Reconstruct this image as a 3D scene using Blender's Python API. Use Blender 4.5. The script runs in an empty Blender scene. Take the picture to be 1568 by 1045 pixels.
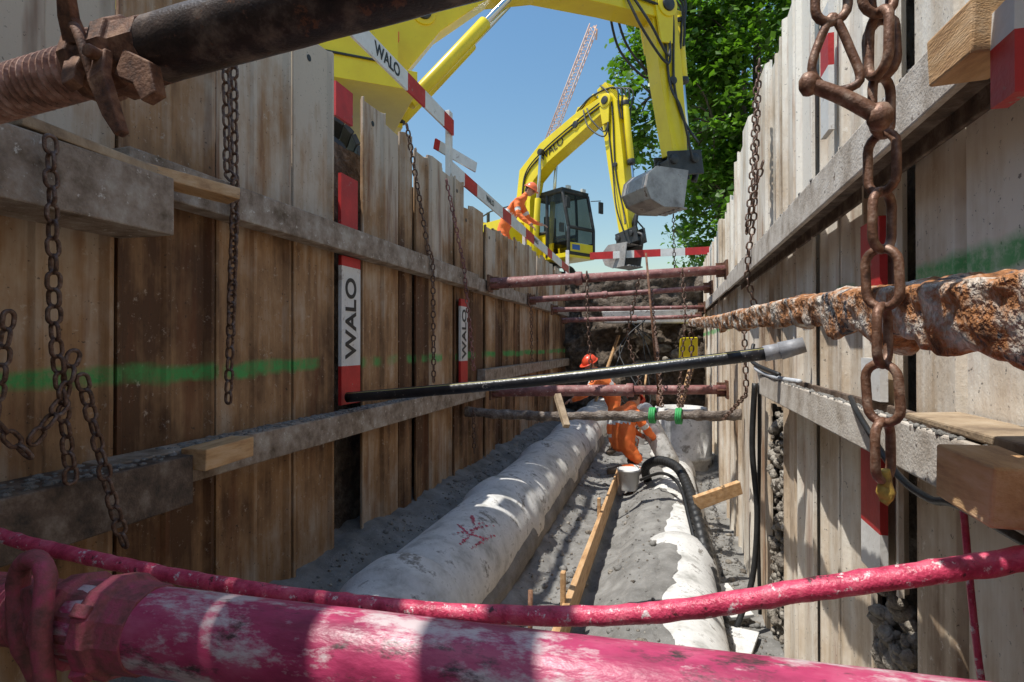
import bpy, bmesh, math, random
from mathutils import Vector as V, Matrix, noise
random.seed(7)
R=random.random
def U(a,b): return a+(b-a)*R()
sc=bpy.context.scene
COL=sc.collection

# ---------------------------------------------------------------- materials
def mat(name, stops, scale=5, rough=.8, bump=.3, metal=0, stretch=(1,1,1), fine=60, var=0, spots=None, bd=.01, transl=0, lo=.3, hi=.7, spots2=None, soft=.05):
    m=bpy.data.materials.new(name); m.use_nodes=True
    nt=m.node_tree; N=nt.nodes; L=nt.links
    bs=N['Principled BSDF']; bs.inputs['Roughness'].default_value=rough; bs.inputs['Metallic'].default_value=metal
    tc=N.new('ShaderNodeTexCoord'); mp=N.new('ShaderNodeMapping'); mp.inputs['Scale'].default_value=stretch
    L.new(tc.outputs['Object'],mp.inputs['Vector'])
    n=N.new('ShaderNodeTexNoise'); n.inputs['Scale'].default_value=scale; n.inputs['Detail'].default_value=5; n.inputs['Roughness'].default_value=.65
    L.new(mp.outputs[0],n.inputs['Vector'])
    r=N.new('ShaderNodeValToRGB'); e=r.color_ramp.elements
    k=len(stops)
    while len(e)<k: e.new(.5)
    for i,c in enumerate(stops):
        e[i].position=lo+(hi-lo)*i/max(1,k-1); e[i].color=(*c,1)
    L.new(n.outputs['Fac'],r.inputs[0])
    col=r.outputs[0]
    for spx in (spots,spots2):
        if not spx: continue
        sp,sth,ssc=spx
        n3=N.new('ShaderNodeTexNoise'); n3.inputs['Scale'].default_value=ssc; n3.inputs['Detail'].default_value=6; n3.inputs['Roughness'].default_value=.75
        L.new(mp.outputs[0],n3.inputs['Vector'])
        mr=N.new('ShaderNodeMapRange'); mr.inputs[1].default_value=sth; mr.inputs[2].default_value=sth+soft
        L.new(n3.outputs['Fac'],mr.inputs[0])
        mx=N.new('ShaderNodeMixRGB'); mx.inputs[2].default_value=(*sp,1)
        L.new(mr.outputs[0],mx.inputs[0]); L.new(col,mx.inputs[1]); col=mx.outputs[0]
    if var:
        at=N.new('ShaderNodeAttribute'); at.attribute_name='rnd'
        mr=N.new('ShaderNodeMapRange'); mr.inputs[3].default_value=1-var; mr.inputs[4].default_value=1+var
        L.new(at.outputs['Fac'],mr.inputs[0])
        mx=N.new('ShaderNodeVectorMath'); mx.operation='SCALE'
        L.new(col,mx.inputs[0]); L.new(mr.outputs[0],mx.inputs['Scale']); col=mx.outputs[0]
    L.new(col,bs.inputs['Base Color'])
    if bump:
        n2=N.new('ShaderNodeTexNoise'); n2.inputs['Scale'].default_value=fine; n2.inputs['Detail'].default_value=3
        L.new(mp.outputs[0],n2.inputs['Vector'])
        ad=N.new('ShaderNodeMath'); ad.operation='ADD'
        L.new(n.outputs['Fac'],ad.inputs[0]); L.new(n2.outputs['Fac'],ad.inputs[1])
        b=N.new('ShaderNodeBump'); b.inputs['Strength'].default_value=bump; b.inputs['Distance'].default_value=bd
        L.new(ad.outputs[0],b.inputs['Height']); L.new(b.outputs[0],bs.inputs['Normal'])
    if transl:
        tr=N.new('ShaderNodeBsdfTranslucent'); ms=N.new('ShaderNodeMixShader'); ms.inputs[0].default_value=transl
        sc2=N.new('ShaderNodeVectorMath'); sc2.operation='MULTIPLY'; sc2.inputs[1].default_value=(1.4,1.6,.6)
        L.new(col,sc2.inputs[0]); L.new(sc2.outputs[0],tr.inputs['Color'])
        L.new(bs.outputs[0],ms.inputs[1]); L.new(tr.outputs[0],ms.inputs[2])
        L.new(ms.outputs[0],N['Material Output'].inputs['Surface'])
    return m

def wallmat(name, dark, brown, dust, zlo, zhi, bias, green, gz=.28):
    m=bpy.data.materials.new(name); m.use_nodes=True
    nt=m.node_tree; N=nt.nodes; L=nt.links; bs=N['Principled BSDF']; bs.inputs['Roughness'].default_value=.7
    tc=N.new('ShaderNodeTexCoord'); sx=N.new('ShaderNodeSeparateXYZ'); L.new(tc.outputs['Object'],sx.inputs[0])
    def nz(scale,st,det=5,ro=.65):
        mp=N.new('ShaderNodeMapping'); mp.inputs['Scale'].default_value=st; L.new(tc.outputs['Object'],mp.inputs['Vector'])
        n=N.new('ShaderNodeTexNoise'); n.inputs['Scale'].default_value=scale; n.inputs['Detail'].default_value=det; n.inputs['Roughness'].default_value=ro
        L.new(mp.outputs[0],n.inputs['Vector']); return n.outputs['Fac']
    def ma(op,a,b):
        x=N.new('ShaderNodeMath'); x.operation=op
        for i,q in enumerate((a,b)):
            if isinstance(q,(int,float)): x.inputs[i].default_value=q
            elif q is not None: L.new(q,x.inputs[i])
        return x.outputs[0]
    def mr(a,f0,f1,t0,t1):
        x=N.new('ShaderNodeMapRange'); L.new(a,x.inputs[0])
        for i,q in enumerate((f0,f1,t0,t1)): x.inputs[1+i].default_value=q
        return x.outputs[0]
    def mix(f,c1,rgb):
        mx=N.new('ShaderNodeMixRGB'); L.new(f,mx.inputs[0]); L.new(c1,mx.inputs[1]); mx.inputs[2].default_value=(*rgb,1); return mx.outputs[0]
    at=N.new('ShaderNodeAttribute'); at.attribute_name='rnd'
    big=nz(2.2,(1,1,.6)); streak=nz(14,(1,1,.07),5); grain=nz(70,(1,1,.5),3)
    f=ma('ADD',ma('MULTIPLY',big,1.9),ma('MULTIPLY',streak,.9))
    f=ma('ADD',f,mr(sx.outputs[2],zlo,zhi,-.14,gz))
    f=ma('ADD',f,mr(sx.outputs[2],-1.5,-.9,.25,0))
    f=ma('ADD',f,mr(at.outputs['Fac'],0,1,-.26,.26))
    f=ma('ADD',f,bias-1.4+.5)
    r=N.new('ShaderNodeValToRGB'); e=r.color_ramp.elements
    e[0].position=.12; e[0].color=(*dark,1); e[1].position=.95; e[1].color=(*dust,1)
    x=e.new(.5); x.color=(*brown,1)
    L.new(f,r.inputs[0]); col=r.outputs[0]
    sp=nz(24,(1,1,1),5,.78); col=mix(mr(sp,.60,.68,0,.65),col,dust)
    col=mix(mr(nz(6,(1,1,.12),4,.6),.56,.68,0,.65),col,(dark[0]*1.6,dark[1]*1.2,dark[2]))
    col=mix(mr(nz(55,(1,1,1),3,.6),.66,.70,0,.7),col,(.03,.02,.015))
    if green:
        w=nz(3,(1,1,1),3)
        zz=ma('ABSOLUTE',ma('ADD',ma('SUBTRACT',sx.outputs[2],green),ma('MULTIPLY',ma('SUBTRACT',w,.5),.10)),None)
        band=mr(zz,.02,.05,1,0); patch=mr(nz(2.2,(1,1,.01),2),.42,.52,0,.9)
        col=mix(ma('MULTIPLY',ma('MULTIPLY',band,patch),mr(sp,.35,.55,.5,1)),col,(.05,.38,.09))
    L.new(col,bs.inputs['Base Color'])
    b=N.new('ShaderNodeBump'); b.inputs['Strength'].default_value=.4; b.inputs['Distance'].default_value=.005
    L.new(ma('ADD',ma('ADD',streak,grain),sp),b.inputs['Height']); L.new(b.outputs[0],bs.inputs['Normal'])
    return m

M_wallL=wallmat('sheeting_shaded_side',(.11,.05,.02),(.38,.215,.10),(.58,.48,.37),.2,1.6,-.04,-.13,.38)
M_wallR=wallmat('sheeting_dusty_sunlit_tone',(.22,.13,.07),(.58,.46,.33),(.85,.79,.69),-1.6,1.6,.10,.22)  # dusty sheeting, its colours lightened further to stand in for sunlight
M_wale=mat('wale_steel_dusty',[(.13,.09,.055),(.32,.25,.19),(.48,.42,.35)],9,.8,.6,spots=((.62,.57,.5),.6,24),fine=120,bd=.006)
M_waleR=mat('wale_right',[(.34,.28,.22),(.56,.50,.43),(.72,.67,.6)],8,.8,.5,spots=((.12,.075,.05),.62,16),fine=120,bd=.006)  # base colours lightened with the right sheeting so the wale looks sunlit
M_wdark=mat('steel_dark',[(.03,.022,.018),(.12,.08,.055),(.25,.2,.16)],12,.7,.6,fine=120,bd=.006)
M_rust=mat('rust',[(.05,.025,.017),(.17,.075,.04),(.3,.16,.09)],32,.75,.6,fine=160,bd=.003)
M_rustb=mat('rust_crusted',[(.04,.025,.02),(.19,.08,.03),(.48,.2,.07),(.6,.49,.39),(.82,.78,.71)],13,.9,.9,bd=.02,fine=90,lo=.28,hi=.66,spots=((.08,.085,.10),.57,9))
M_chain=mat('chain_steel',[(.05,.03,.022),(.16,.09,.06),(.26,.2,.17)],60,.5,.5,metal=.4,fine=200,bd=.003)
M_pink=mat('pink_paint_worn',[(.22,.02,.06),(.46,.05,.13),(.60,.15,.24)],9,.38,.35,stretch=(.4,1,1),spots=((.62,.50,.50),.50,11),spots2=((.07,.04,.04),.56,16),soft=.10,bd=.003,fine=140)
M_pink2=mat('pink_paint',[(.3,.02,.05),(.62,.06,.13),(.74,.16,.22)],24,.4,.6,spots=((.72,.6,.58),.58,30),spots2=((.08,.03,.03),.60,26),bd=.004,fine=160)
M_strut=mat('strut_oxide',[(.11,.05,.045),(.28,.11,.10),(.40,.24,.21)],8,.6,.4,spots=((.6,.55,.5),.60,20))
M_darktube=mat('tube_dark',[(.018,.014,.014),(.05,.033,.028),(.2,.15,.12)],12,.34,.4,spots=((.16,.07,.04),.6,14),bd=.003,fine=160)
M_wood=mat('timber_fresh',[(.38,.2,.09),(.60,.36,.17),(.70,.48,.28)],5,.7,.3,stretch=(4,1,6),spots=((.28,.19,.11),.64,4))
M_wood2=mat('timber_dirty',[(.2,.14,.09),(.38,.28,.18),(.5,.4,.28)],8,.8,.4)
M_conc=mat('concrete_pipe',[(.36,.35,.32),(.60,.585,.55),(.74,.725,.69)],5,.85,.45,spots=((.26,.24,.21),.555,5),spots2=((.32,.30,.27),.6,24),lo=.3,hi=.60,bd=.004,fine=110,soft=.08)
M_sand=mat('bedding_gravel',[(.15,.143,.13),(.235,.225,.208),(.33,.318,.295)],5,.95,.8,fine=150,bd=.010,spots=((.42,.405,.38),.61,80),spots2=((.11,.10,.09),.64,90))
M_soil=mat('soil',[(.04,.03,.022),(.12,.09,.065),(.26,.21,.165)],8,.95,1,fine=40,bd=.04)
M_rub=mat('rubble_dusty',[(.1,.08,.065),(.27,.235,.19),(.5,.46,.40)],7,.95,.9,fine=50,bd=.03)
M_ground=mat('ground_gravel',[(.2,.18,.15),(.32,.29,.25)],3,.95,.6,fine=30)
M_red=mat('board_red',[(.42,.02,.02),(.62,.03,.03)],6,.5,.15,spots=((.35,.2,.17),.62,14))
M_white=mat('board_white',[(.66,.64,.60),(.82,.81,.78)],6,.5,.15,spots=((.45,.4,.35),.60,14))
M_black=mat('black_print',[(.015,.015,.015),(.03,.03,.03)],6,.5,0)
M_yel=mat('excavator_yellow',[(.76,.56,.015),(.88,.70,.02)],2,.30,.05,spots=((.45,.34,.08),.65,14))
M_dk=mat('machine_dark',[(.012,.012,.013),(.05,.048,.045)],6,.5,.3)
M_grey=mat('bucket_steel',[(.18,.16,.145),(.34,.32,.30),(.48,.45,.41)],4,.6,.3,metal=.15,spots=((.15,.09,.06),.6,8))
M_chrome=mat('chrome_rod',[(.6,.6,.6),(.7,.7,.7)],4,.15,0,metal=1)
M_rubber=mat('rubber_hose',[(.01,.01,.01),(.03,.03,.03)],20,.5,.2)
M_pe=mat('black_pe_pipe',[(.012,.012,.014),(.03,.03,.035)],12,.3,.2,spots=((.3,.28,.25),.62,25))
M_ystripe=mat('yellow_stripe',[(.6,.55,.2),(.7,.62,.25)],9,.5,0)
M_ochre=mat('ochre_dip',[(.16,.08,.04),(.6,.4,.08)],40,.6,.3,bd=.003,hi=.55)
M_greyp=mat('grey_fitting',[(.25,.25,.26),(.4,.4,.42)],9,.5,.2)
M_orange=mat('hivis_orange',[(.88,.15,.03),(.95,.24,.05)],9,.7,.4)
M_refl=mat('reflective_tape',[(.6,.62,.6),(.75,.76,.72)],9,.4,0)
M_skin=mat('skin',[(.5,.27,.18),(.58,.34,.24)],9,.55,.1)
M_boot=mat('boots',[(.05,.035,.02),(.1,.07,.05)],9,.7,.3)
M_helm=mat('helmet_orange',[(.85,.16,.05),(.9,.2,.07)],9,.3,0)
M_helmr=mat('helmet_red',[(.75,.07,.03),(.8,.1,.04)],9,.3,0)
M_hair=mat('hair',[(.04,.025,.015),(.07,.04,.02)],30,.7,.3)
M_bark=mat('bark',[(.06,.045,.03),(.14,.11,.08)],8,.9,1,stretch=(1,1,.3))
M_leaf=mat('leaves',[(.05,.105,.012),(.10,.20,.022),(.16,.28,.03)],.9,.38,0,var=.5,transl=.4)
M_green=mat('strap_green',[(.03,.3,.08),(.06,.42,.12)],20,.6,.3)
M_blue=mat('blue_plastic',[(.03,.1,.35),(.05,.15,.45)],6,.4,0)
M_cable=mat('cable_white',[(.42,.45,.5),(.6,.62,.64)],12,.5,.1)
M_crane=mat('crane_paint',[(.66,.36,.24),(.75,.6,.5)],1,.5,0)
M_lamp=mat('orange_lens',[(.8,.2,.02),(.9,.25,.03)],5,.2,0)

# ---------------------------------------------------------------- mesh builder
class B:
    def __init__(s): s.v=[];s.f=[];s.m=[];s.a=[];s.s=[]
    def add(s,vs,fs,mi=0,a=None,sm=False):
        o=len(s.v); s.v+= [tuple(p) for p in vs]
        if a is None: a=R()
        for f in fs:
            s.f.append([i+o for i in f]); s.m.append(mi); s.a.append(a); s.s.append(sm)
    def hexa(s,c,mi=0,a=None):
        s.add(c,[(3,2,1,0),(4,5,6,7),(0,1,5,4),(1,2,6,5),(2,3,7,6),(3,0,4,7)],mi,a)
    def box(s,c,sz,mi=0,ax=None,jit=0):
        c=V(c); X,Y,Z=ax if ax else (V((1,0,0)),V((0,1,0)),V((0,0,1)))
        h=[q/2 for q in sz]; out=[]
        for k in (-1,1):
            for (i,j) in ((-1,-1),(1,-1),(1,1),(-1,1)):
                out.append(c+X*(i*h[0])+Y*(j*h[1])+Z*(k*h[2])+V((U(-jit,jit),U(-jit,jit),U(-jit,jit))))
        s.hexa(out,mi)
    def obox(s,p,q,w,h,mi=0,up=(0,0,1),jit=0):
        p=V(p);q=V(q); Y=(q-p).normalized(); X=Y.cross(V(up)).normalized(); Z=X.cross(Y)
        s.box((p+q)/2,(w,(q-p).length,h),mi,(X,Y,Z),jit)
    def frame(s,d):
        d=d.normalized(); u=V((0,0,1)) if abs(d.z)<.9 else V((1,0,0))
        x=d.cross(u).normalized(); return x, x.cross(d).normalized()
    def rev(s,p,q,prof,n=24,mi=0,na=0,ns=8,caps=True,sm=True):
        p=V(p);q=V(q);d=(q-p).normalized(); x,y=s.frame(d); vs=[];fs=[]
        for (t,r) in prof:
            c=p+d*t
            for i in range(n):
                an=2*math.pi*i/n; o=x*math.cos(an)+y*math.sin(an); pt=c+o*r
                if na and r>.001: pt=pt+o*(noise.noise(pt*ns)*na+noise.noise(pt*ns*3.1)*na*.5)
                vs.append(pt)
        for k in range(len(prof)-1):
            for i in range(n):
                j=(i+1)%n; fs.append((k*n+i,k*n+j,(k+1)*n+j,(k+1)*n+i))
        if caps:
            fs.append(tuple(range(n))[::-1]); fs.append(tuple((len(prof)-1)*n+i for i in range(n)))
        s.add(vs,fs,mi,None,sm)
    def cyl(s,p,q,r,mi=0,n=16,r2=None,na=0,seg=1,ns=8):
        L=(V(q)-V(p)).length; r2=r if r2 is None else r2
        s.rev(p,q,[(L*k/seg,r+(r2-r)*k/seg) for k in range(seg+1)],n,mi,na,ns)
    def tube(s,pts,r,mi=0,n=8,closed=False,na=0,ns=8,sub=0,sq=0):
        pts=[V(p) for p in pts]
        if sub:
            o=[];m=len(pts)
            for i in range(m if closed else m-1):
                p0=pts[(i-1)%m] if closed or i>0 else pts[0]; p1=pts[i]; p2=pts[(i+1)%m]; p3=pts[(i+2)%m] if closed or i+2<m else pts[-1]
                for k in range(sub):
                    t=k/sub; o.append(.5*((2*p1)+(p2-p0)*t+(2*p0-5*p1+4*p2-p3)*t*t+(3*p1-p0-3*p2+p3)*t**3))
            if not closed: o.append(pts[-1])
            pts=o
        m=len(pts); vs=[];fs=[]; prev=None
        for i in range(m):
            a=pts[(i-1)%m] if closed or i>0 else pts[0]; b=pts[(i+1)%m] if closed or i<m-1 else pts[-1]
            d=(b-a).normalized()
            if prev is None: x,_=s.frame(d)
            else:
                x=prev-d*prev.dot(d); x.normalize()
            prev=x; y=d.cross(x)
            rr=r if not isinstance(r,list) else r[0]+(r[-1]-r[0])*i/(m-1)
            for k in range(n):
                an=2*math.pi*k/n+(.35 if sq else 0); o=x*math.cos(an)+y*math.sin(an)
                f=1 if not sq else sq/max(abs(math.cos(an+.2)),abs(math.sin(an+.2)))**.85
                pt=pts[i]+o*rr*f
                if na: pt=pt+o*(noise.noise(pt*ns)*na+noise.noise(pt*ns*2.7)*na*.5)
                vs.append(pt)
        for i in range(m if closed else m-1):
            for k in range(n):
                j=(k+1)%n; i2=(i+1)%m
                fs.append((i*n+k,i*n+j,i2*n+j,i2*n+k))
        if not closed:
            fs.append(tuple(range(n))[::-1]); fs.append(tuple((m-1)*n+i for i in range(n)))
        s.add(vs,fs,mi,None,True)
    def beam(s,pts,hs,w,side,mi=0):
        pts=[V(p) for p in pts]; side=V(side).normalized(); m=len(pts); up=[];lo=[]
        for i in range(m):
            a=pts[max(0,i-1)]; b=pts[min(m-1,i+1)]; d=(b-a).normalized(); nrm=side.cross(d).normalized()
            up.append(pts[i]+nrm*hs[i]/2); lo.append(pts[i]-nrm*hs[i]/2)
        vs=[];fs=[]
        for i in range(m):
            for q in (lo[i]-side*w/2,lo[i]+side*w/2,up[i]+side*w/2,up[i]-side*w/2): vs.append(q)
        for i in range(m-1):
            for k in range(4):
                j=(k+1)%4; fs.append((i*4+k,i*4+j,(i+1)*4+j,(i+1)*4+k))
        fs.append((3,2,1,0)); fs.append(tuple((m-1)*4+k for k in range(4)))
        s.add(vs,fs,mi)
    def sphere(s,c,r,mi=0,n=12,sc3=(1,1,1),na=0,ns=5,ax=None):
        c=V(c); X,Y,Z=ax if ax else (V((1,0,0)),V((0,1,0)),V((0,0,1))); vs=[];fs=[]; m=n//2
        for i in range(m+1):
            th=math.pi*i/m
            for k in range(n):
                ph=2*math.pi*k/n
                d=(math.sin(th)*math.cos(ph)*sc3[0],math.sin(th)*math.sin(ph)*sc3[1],math.cos(th)*sc3[2])
                p=c+(X*d[0]+Y*d[1]+Z*d[2])*r
                if na: p=p+(p-c)*noise.noise(p*ns)*na
                vs.append(p)
        for i in range(m):
            for k in range(n):
                j=(k+1)%n; fs.append((i*n+k,(i+1)*n+k,(i+1)*n+j,i*n+j))
        s.add(vs,fs,mi,None,True)
    def chain(s,pts,L=.07,W=.048,wire=.0065,mi=0,n=6,roll=0):
        pts=[V(p) for p in pts]; pitch=L-2*wire*1.15
        seg=[];tot=0
        for a,b in zip(pts,pts[1:]): seg.append((tot,a,b)); tot+=(b-a).length
        k=0;t=pitch/2
        while t<tot:
            for (t0,a,b) in seg:
                l=(b-a).length
                if t0<=t<=t0+l+1e-6: d=(b-a).normalized(); c=a+d*(t-t0); break
            x,y=s.frame(d); an=roll+(k%2)*math.pi/2+U(-.25,.25); o=x*math.cos(an)+y*math.sin(an)
            d2=(d+o*U(-.06,.06)).normalized()
            hs=(L-W)/2; rr=W/2-wire; path=[]
            for q in range(9): th=math.pi*q/8-math.pi/2; path.append(c+d2*(hs+rr*math.cos(th))+o*rr*math.sin(th))
            for q in range(9): th=math.pi*q/8+math.pi/2; path.append(c+d2*(-hs+rr*math.cos(th))+o*rr*math.sin(th))
            s.tube(path,wire,mi,n,closed=True)
            k+=1;t+=pitch
    def obj(s,name,mats,parent=None,bevel=0,seg=2):
        me=bpy.data.meshes.new(name); me.from_pydata(s.v,[],s.f)
        for m in mats: me.materials.append(m)
        me.polygons.foreach_set('material_index',s.m); me.polygons.foreach_set('use_smooth',s.s)
        at=me.attributes.new('rnd','FLOAT','FACE'); at.data.foreach_set('value',s.a)
        me.update(); o=bpy.data.objects.new(name,me); COL.objects.link(o)
        if bevel:
            b=o.modifiers.new('b','BEVEL'); b.width=bevel; b.segments=seg; b.limit_method='ANGLE'; b.angle_limit=math.radians(40)
        if parent: o.parent=parent
        return o
def empty(name):
    e=bpy.data.objects.new(name,None); COL.objects.link(e); return e
def text(t,loc,xa,ya,size,m,parent,name='lettering',ex=.0015,off=.02):
    c=bpy.data.curves.new(name,'FONT'); c.body=t; c.size=size; c.align_x='CENTER'; c.align_y='CENTER'; c.extrude=ex; c.offset=size*off
    c.materials.append(m); o=bpy.data.objects.new(name,c); COL.objects.link(o)
    xa=V(xa).normalized(); ya=V(ya); za=xa.cross(ya).normalized(); ya=za.cross(xa)
    mt=Matrix((xa,ya,za)).transposed().to_4x4(); mt.translation=V(loc); o.matrix_world=mt
    if parent: o.parent=parent
    return o

# ---------------------------------------------------------------- trench constants
XL,XR=-2.2,.76
Y0,Y1=-3.0,12.8
GZ=1.5

def wall(name,X0,sg,bounds,topf,botf,m,skip=(),jd=.016):
    b=B()
    for (y0,y1) in zip(bounds,bounds[1:]):
        if any(abs(y0-k)<.01 for k in skip): continue
        w=y1-y0-.013; jx=U(-jd,jd); t=topf((y0+y1)/2); bo=botf((y0+y1)/2)
        D=.028
        if w>.5: pr=[(0,0),(.02,0),(.045,D),(w/2-.03,D),(w/2-.012,D-.016),(w/2+.012,D-.016),(w/2+.03,D),(w-.045,D),(w-.02,0),(w,0)]
        elif R()<.7: pr=[(0,0),(.02,0),(.04,D),(w-.04,D),(w-.02,0),(w,0)]
        else: pr=[(0,D),(.02,D),(.045,0),(w-.045,0),(w-.02,D),(w,D)]
        T=.018; sl=U(-.03,.03); lean=U(-.008,.008); tilt=U(-.012,.012)
        fr=[];n=len(pr)
        for (zb,isT) in ((bo,0),(t,1)):
            for (yy,d) in pr: fr.append((X0-sg*(d+jx+tilt*isT),y0+yy+(lean if isT else 0),zb+(sl*yy/w if isT else 0)+(U(-.009,.009) if isT else 0)))
            for (yy,d) in pr: fr.append((X0-sg*(d+jx+T+tilt*isT),y0+yy+(lean if isT else 0),zb+(sl*yy/w if isT else 0)))
        fs=[]
        for i in range(n-1):
            fs.append((i,i+1,2*n+i+1,2*n+i)); fs.append((n+i+1,n+i,3*n+i,3*n+i+1)); fs.append((2*n+i,2*n+i+1,3*n+i+1,3*n+i))
        fs.append((0,2*n,3*n,n)); fs.append((n-1,2*n-1,4*n-1,3*n-1))
        b.add(fr,fs)
        if R()<.45:
            yc=y0+w*U(.4,.6); xx=X0-sg*(D+jx+tilt); b.rev((xx+sg*.001,yc,t-.13),(xx+sg*.004,yc,t-.13),[(0,.022),(.003,.022),(.003,.002)],14,1,sm=False)
    return b.obj(name,[m,M_black],bevel=.003,seg=1)
bl=[-3,-2.5,-1.9,-1.3,-.8,-.2,.3,.75,1.27,1.85,2.39,3.0,3.45,3.8,4.17,4.5,4.75,5.05,5.4,5.72,6.0,6.3]
while bl[-1]<12.5: bl.append(bl[-1]+random.choice((.33,.42,.5,.36)))
bl[-1]=12.75
def tl(y):
    if y<3.0: return 2.14+U(-.06,.1)
    if y<3.4: return 1.98
    if y<6.1: return 1.84+U(-.06,.07)
    return 1.58+U(-.07,.08)
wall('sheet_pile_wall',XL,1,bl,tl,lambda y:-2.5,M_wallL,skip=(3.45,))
br=[-3,-2.5,-1.9,-1.3,-.8,-.2,.3,.75,1.1,1.45,1.8,2.16,2.52,2.95,3.3,3.7,4.26,4.78,5.2,5.7,6.2,6.7]
while br[-1]<12.5: br.append(br[-1]+random.choice((.33,.42,.5,.36)))
br[-1]=12.75
def tr(y):
    if y<7: return 2.2+U(-.10,.08)
    return 1.75+U(-.06,.08)
def brb(y):
    if abs(y-4.52)<.1: return -.45
    if abs(y-2.34)<.1: return -.84
    return -2.6
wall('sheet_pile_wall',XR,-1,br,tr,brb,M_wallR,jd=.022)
b=B()
for (ya,yb,za,zb) in ((4.28,4.76,-2.3,-.48),(2.18,2.5,-2.3,-.88)):
    for k in range(230):
        r=U(.012,.05); b.sphere((XR+U(.015,.07),U(ya,yb),U(za,zb)),r,0,8,(.8,U(.8,1.2),U(.6,1)),.5,25)
b.obj('exposed_stones',[M_rub])

def soil(name,fn,nu,nv,m,amp):
    vs=[];fs=[]
    for i in range(nu+1):
        for j in range(nv+1):
            p,nr=fn(i/nu,j/nv); p=V(p); vs.append(p+V(nr)*(noise.noise(p*3)*amp+noise.noise(p*11)*amp*.5+abs(noise.noise(p*25))*amp*.4))
    for i in range(nu):
        for j in range(nv): fs.append((i*(nv+1)+j,(i+1)*(nv+1)+j,(i+1)*(nv+1)+j+1,i*(nv+1)+j+1))
    b=B(); b.add(vs,fs,0,.5,True); return b.obj(name,[m])
soil('trench_soil_bank',lambda u,v:((XL-.16,Y0+(Y1-Y0+.3)*u,-2.6+(GZ+2.6)*v),(1,0,0)),160,40,M_soil,.05)
soil('trench_soil_bank',lambda u,v:((XR+.12,Y0+(Y1-Y0+.3)*u,-2.7+(GZ+2.7)*v),(-1,0,0)),400,100,M_rub,.05)
soil('trench_soil_bank',lambda u,v:((XL-.2+(XR-XL+.4)*u,Y1-.1+.3*v*v,-2.6+(GZ+2.62)*v),(0,-1,0)),60,80,M_soil,.22)
soil('trench_soil_bank',lambda u,v:((XL-.2+(XR-XL+.4)*u,Y0,-2.6+(GZ+2.6)*v),(0,1,0)),30,40,M_soil,.05)

prof=[(-2.4,-1.36),(-2.1,-1.42),(-1.75,-1.56),(-1.4,-1.7),(-1.05,-1.72),(-.9,-1.8),(-.66,-1.8),(-.58,-1.93),(-.42,-1.84),(-.25,-1.70),(-.08,-1.66),(.05,-1.72),(.2,-1.9),(.38,-2.08),(.5,-2.22),(.95,-2.2)]
def fz(x,y):
    for (a,za),(c,zc) in zip(prof,prof[1:]):
        if x<=c:
            t=max(0,(x-a)/(c-a)); z=za+(zc-za)*t; break
    else: z=prof[-1][1]
    if y>8 and x>-.66: z+=(-1.85-z)*min(1,(y-8)/1.5)
    p=V((x,y,0))
    z+=noise.noise(p*1.7)*.05+noise.noise(p*6)*.03+noise.noise(p*19)*.012+abs(noise.noise(p*37))*.010
    return z
b=B(); nx,ny=120,440; vs=[];fs=[]
for i in range(nx+1):
    for j in range(ny+1):
        x=-2.4+3.35*i/nx; y=Y0+(Y1-Y0+.4)*j/ny; vs.append((x,y,fz(x,y)))
for i in range(nx):
    for j in range(ny): q=i*(ny+1)+j; fs.append((q,q+ny+1,q+ny+2,q+1))
b.add(vs,fs,0,.5,True); b.obj('trench_floor',[M_sand])
b=B()
for k in range(4200):
    x=random.choice((U(-1.02,-.62),U(-.55,.7),U(.35,.72),U(.35,.72),U(-2.1,-1.8))); y=U(2,9); r=U(.004,.013) if R()<.96 else U(.018,.04)
    b.sphere((x,y,fz(x,y)+r*.2),r,random.choice((0,0,1)),6,(U(.8,1.2),U(.8,1.2),U(.5,.9)),.3,20)
b.obj('gravel',[M_sand,M_rub])

xs=[-400,XL-.18,XR+.16,400]; ys=[-400,Y0,Y1+.5,400]
b=B(); vs=[(x,y,GZ) for x in xs for y in ys]; fs=[]
for i in range(3):
    for j in range(3):
        if i==1 and j==1: continue
        q=i*4+j; fs.append((q,q+4,q+5,q+1))
b.add(vs,fs,0,.5); b.obj('ground',[M_ground])

# ---------------------------------------------------------------- wales
def wale(name,x,sg,y0,y1,z0,z1,pr,m,H=False):
    b=B()
    if not H: b.box((x+sg*pr/2,(y0+y1)/2,(z0+z1)/2),(pr,y1-y0,z1-z0),0,None,.003)
    else:
        b.box((x+sg*(pr-.011),(y0+y1)/2,(z0+z1)/2),(.022,y1-y0,z1-z0))
        b.box((x+sg*(pr/2-.008),(y0+y1)/2,(z0+z1)/2),(pr-.03,y1-y0-.004,.03),1)
        b.box((x+sg*.012,(y0+y1)/2,(z0+z1)/2),(.016,y1-y0-.002,z1-z0-.01),1)
    return b.obj(name,[m,M_wdark],bevel=.006)
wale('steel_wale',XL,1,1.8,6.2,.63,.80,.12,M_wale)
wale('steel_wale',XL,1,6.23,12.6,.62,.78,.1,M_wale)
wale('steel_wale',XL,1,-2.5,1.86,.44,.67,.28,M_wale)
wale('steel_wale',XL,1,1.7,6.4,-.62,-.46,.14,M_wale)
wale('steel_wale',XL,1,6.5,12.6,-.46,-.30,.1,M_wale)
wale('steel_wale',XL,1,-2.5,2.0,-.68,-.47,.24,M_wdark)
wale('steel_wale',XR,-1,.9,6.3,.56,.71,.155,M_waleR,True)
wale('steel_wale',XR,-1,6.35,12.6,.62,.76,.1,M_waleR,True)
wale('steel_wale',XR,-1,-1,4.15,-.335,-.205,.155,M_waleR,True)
b=B()
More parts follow.
